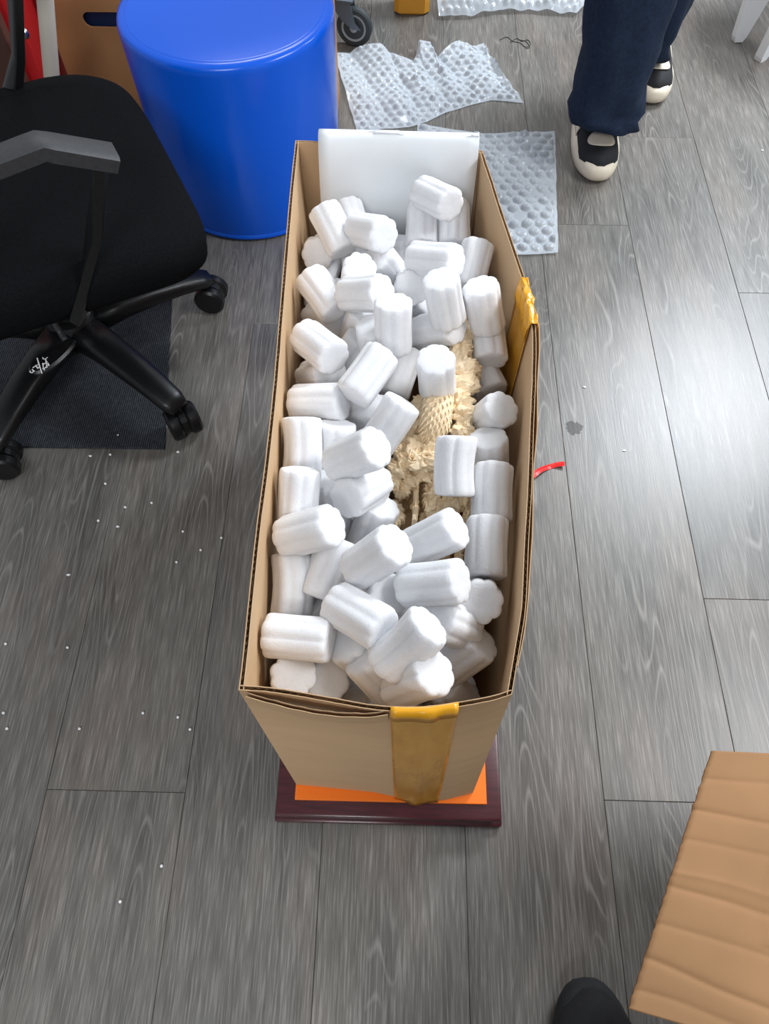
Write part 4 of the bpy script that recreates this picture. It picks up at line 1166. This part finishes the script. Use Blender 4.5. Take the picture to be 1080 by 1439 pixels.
def make_person(root, ankL, kneeL, hipL, ankR, kneeR, hipR, pel, chest, neck, head, face, handL, elbL, handR, elbR):
    """continuous skinned figure; L/R are the two sides in the +x / -x sense of the world"""
    f = Vector(face).normalized(); s = Vector((-f.y, f.x, 0)); chest = Vector(chest)
    shL = chest + s*.17 + Vector((0, 0, .06)); shR = chest - s*.17 + Vector((0, 0, .06))
    V = [pel, (Vector(pel)+chest)/2, chest, neck, Vector(head)-Vector((0, 0, .05)), Vector(head)+Vector((0, 0, .05)),
         shL, elbL, handL, shR, elbR, handR, hipL, kneeL, ankL, hipR, kneeR, ankR]
    E = [(0, 1), (1, 2), (2, 3), (3, 4), (4, 5), (2, 6), (6, 7), (7, 8), (2, 9), (9, 10), (10, 11), (0, 12), (12, 13), (13, 14), (0, 15), (15, 16), (16, 17)]
    r = [.095, .085, .095, .048, .075, .07, .040, .034, .024, .040, .034, .024, .082, .052, .036, .082, .052, .036]
    b = skin_body('body', V, E, r, 0, root, M_SKIN)
    # shirt: loft round the trunk and sleeves
    bm = bmesh.new(); out = []
    for t, wx, wy in ((-.06, .175, .125), (.1, .165, .12), (.5, .17, .12), (.85, .195, .13), (1.08, .20, .12), (1.20, .11, .085), (1.27, .06, .06)):
        c = Vector(pel).lerp(chest, t)
        out.append([c + s*(wx*math.cos(q)*(1+.03*math.sin(q*5+t*9))) + f*(wy*math.sin(q)) for q in [2*math.pi*i/28 for i in range(28)]])
    rings(bm, out)
    for a_, b_, c_ in ((shL, elbL, handL), (shR, elbR, handR)):
        a_, b_, c_ = Vector(a_), Vector(b_), Vector(c_)
        tube(bm, [a_.lerp(chest, .25), a_, a_.lerp(b_, .5), b_, b_.lerp(c_, .5), b_.lerp(c_, .88)], [.08, .072, .062, .054, .048, .040], 16)
    bm_obj('shirt', bm, M_SHIRT, root, True)
    # hands with five fingers
    for hd, el in ((handL, elbL), (handR, elbR)):
        hd, el = Vector(hd), Vector(el); d = (hd-el).normalized(); side = f if abs(d.dot(f)) < .7 else s
        side = (side - d*side.dot(d)).normalized(); nr = d.cross(side)
        HV = [hd, hd+d*.05]; HE = [(0, 1)]; HR = [.022, (.034, .015)]
        for k, (o_, l_) in enumerate(((-.027, .062), (-.009, .074), (.009, .070), (.026, .055))):
            i0 = len(HV); HV += [hd+d*.085+side*o_, hd+d*(.085+l_*.5)+side*o_*1.1+nr*.006, hd+d*(.085+l_*.9)+side*o_*1.1+nr*.020]
            HE += [(1, i0), (i0, i0+1), (i0+1, i0+2)]; HR += [.0095, .0085, .007]
        i0 = len(HV); HV += [hd+d*.04+side*-.042, hd+d*.075+side*-.055+nr*.01]; HE += [(1, i0), (i0, i0+1)]; HR += [.010, .0085]
        skin_body('hand', HV, HE, HR, 0, root, M_SKIN)
    bm = bmesh.new(); hd = Vector(head)
    ellipsoid(bm, hd - f*.018 + Vector((0, 0, .035)), (.088, .098, .105)); bm_obj('hair', bm, M_HAIR, root, True)
    bm = bmesh.new()
    ellipsoid(bm, hd + f*.035 + Vector((0, 0, -.015)), (.068, .060, .088))
    tube(bm, [hd + f*.09 + Vector((0, 0, .01)), hd + f*.112 + Vector((0, 0, -.025)), hd + f*.095 + Vector((0, 0, -.032))], [.006, .012, .009], 8)
    for sg in (-1, 1): ellipsoid(bm, hd + s*(.078*sg) + Vector((0, 0, -.01)), (.012, .018, .03))
    fc_ = bm_obj('face', bm, M_SKIN, root, True)
    bm = bmesh.new()
    for sg in (-1, 1): ellipsoid(bm, hd + f*.088 + s*(.03*sg) + Vector((0, 0, .012)), (.011, .007, .006))
    bm_obj('eyes', bm, M_HAIR, fc_, True)
    bm = bmesh.new(); tube(bm, [hd + f*.086 - s*.024 + Vector((0, 0, -.058)), hd + f*.096 + Vector((0, 0, -.060)), hd + f*.086 + s*.024 + Vector((0, 0, -.058))], [.003, .006, .003], 8); bm_obj('mouth', bm, M_BROWN, fc_, True)
# walking person, top right
walker = thing('person', 'person in loose navy trousers and black and cream sneakers, walking towards the carton', 'person', (.56, 1.85, 0))
toe1 = P(840, 250, 0.02); heel1 = toe1 + Vector((.012, .285, -.02)); toe1.z = 0
toe2 = P(918, 140, .02); heel2 = toe2 + Vector((.02, .285, -.02)); toe2.z = 0
heel1.z = heel2.z = 0
shoe(walker, heel1, toe1, .108); shoe(walker, heel2, toe2, .108)
ank1 = P(845, 186, .10) + Vector((0, .03, 0)); ank2 = P(905, 92, .11) + Vector((-.01, .06, 0))
kn1 = Vector((.50, 1.83, .50)); hp1 = Vector((.51, 2.02, .90)); kn2 = Vector((.635, 2.02, .50)); hp2 = Vector((.67, 2.06, .90))
pel = Vector((.59, 2.06, .97)); cst = Vector((.57, 2.04, 1.33))
o1 = trouser('l', [ank1, ank1.lerp(kn1, .45), kn1, hp1], [.078, .092, .100, .112], walker, M_DENIM, 2)
o2 = trouser('r', [ank2, ank2.lerp(kn2, .45), kn2, hp2], [.074, .092, .100, .112], walker, M_DENIM, 7)
bm = bmesh.new(); rings(bm, o1); rings(bm, o2)
rings(bm, [[Vector((pel.x+wx*math.cos(q), pel.y+wy*math.sin(q), z)) for q in [2*math.pi*i/32 for i in range(32)]] for z, wx, wy in ((.80, .15, .11), (.86, .185, .13), (.95, .185, .135), (1.03, .165, .12))])
bm_obj('navy_trousers', bm, M_DENIM, walker, True)
make_person(walker, heel2+Vector((0, -.05, .06)), kn2, hp2, heel1+Vector((0, -.05, .06)), kn1, hp1, pel, cst, (.57, 2.03, 1.47), (.56, 1.99, 1.62), (-.08, -1, 0),
            (.90, 1.95, .86), (.84, 2.08, 1.12), (.30, 2.05, .86), (.32, 2.10, 1.12))
# photographer: black shoe at the bottom edge
ph = thing('person', 'photographer with only the toe of one black shoe in view at the bottom edge', 'person', (.2, -.3, 0))
tz = P(822, 1378, .03)
shoe(ph, (tz.x+.02, tz.y-.29, 0), (tz.x, tz.y, 0), .112, True)
shoe(ph, (tz.x-.25, tz.y-.37, 0), (tz.x-.22, tz.y-.08, 0), .108, True)
pa1 = Vector((tz.x+.02, tz.y-.25, .09)); pa2 = Vector((tz.x-.25, tz.y-.33, .09))
k1 = pa1 + Vector((-.01, .0, .40)); k2 = pa2 + Vector((.01, .02, .40)); h1 = Vector((.21, -.40, .88)); h2 = Vector((.06, -.42, .88)); pp = Vector((.135, -.42, .95)); cc = Vector((.12, -.40, 1.30))
o1 = trouser('l', [pa1, pa1.lerp(k1, .5), k1, h1], [.07, .08, .085, .10], ph, M_SHOEBLK, 3)
o2 = trouser('r', [pa2, pa2.lerp(k2, .5), k2, h2], [.07, .08, .085, .10], ph, M_SHOEBLK, 5)
bm = bmesh.new(); rings(bm, o1); rings(bm, o2)
rings(bm, [[Vector((pp.x+wx*math.cos(q), pp.y+wy*math.sin(q), z)) for q in [2*math.pi*i/32 for i in range(32)]] for z, wx, wy in ((.80, .15, .11), (.86, .18, .13), (.95, .18, .135), (1.03, .165, .12))])
bm_obj('black_trousers', bm, M_SHOEBLK, ph, True)
make_person(ph, pa1, k1, h1, pa2, k2, h2, pp, cc, (.12, -.38, 1.45), (.11, -.33, 1.60), (0, 1, 0),
            (.20, -.08, 1.22), (.37, -.30, 1.08), (-.04, -.08, 1.22), (-.16, -.30, 1.08))
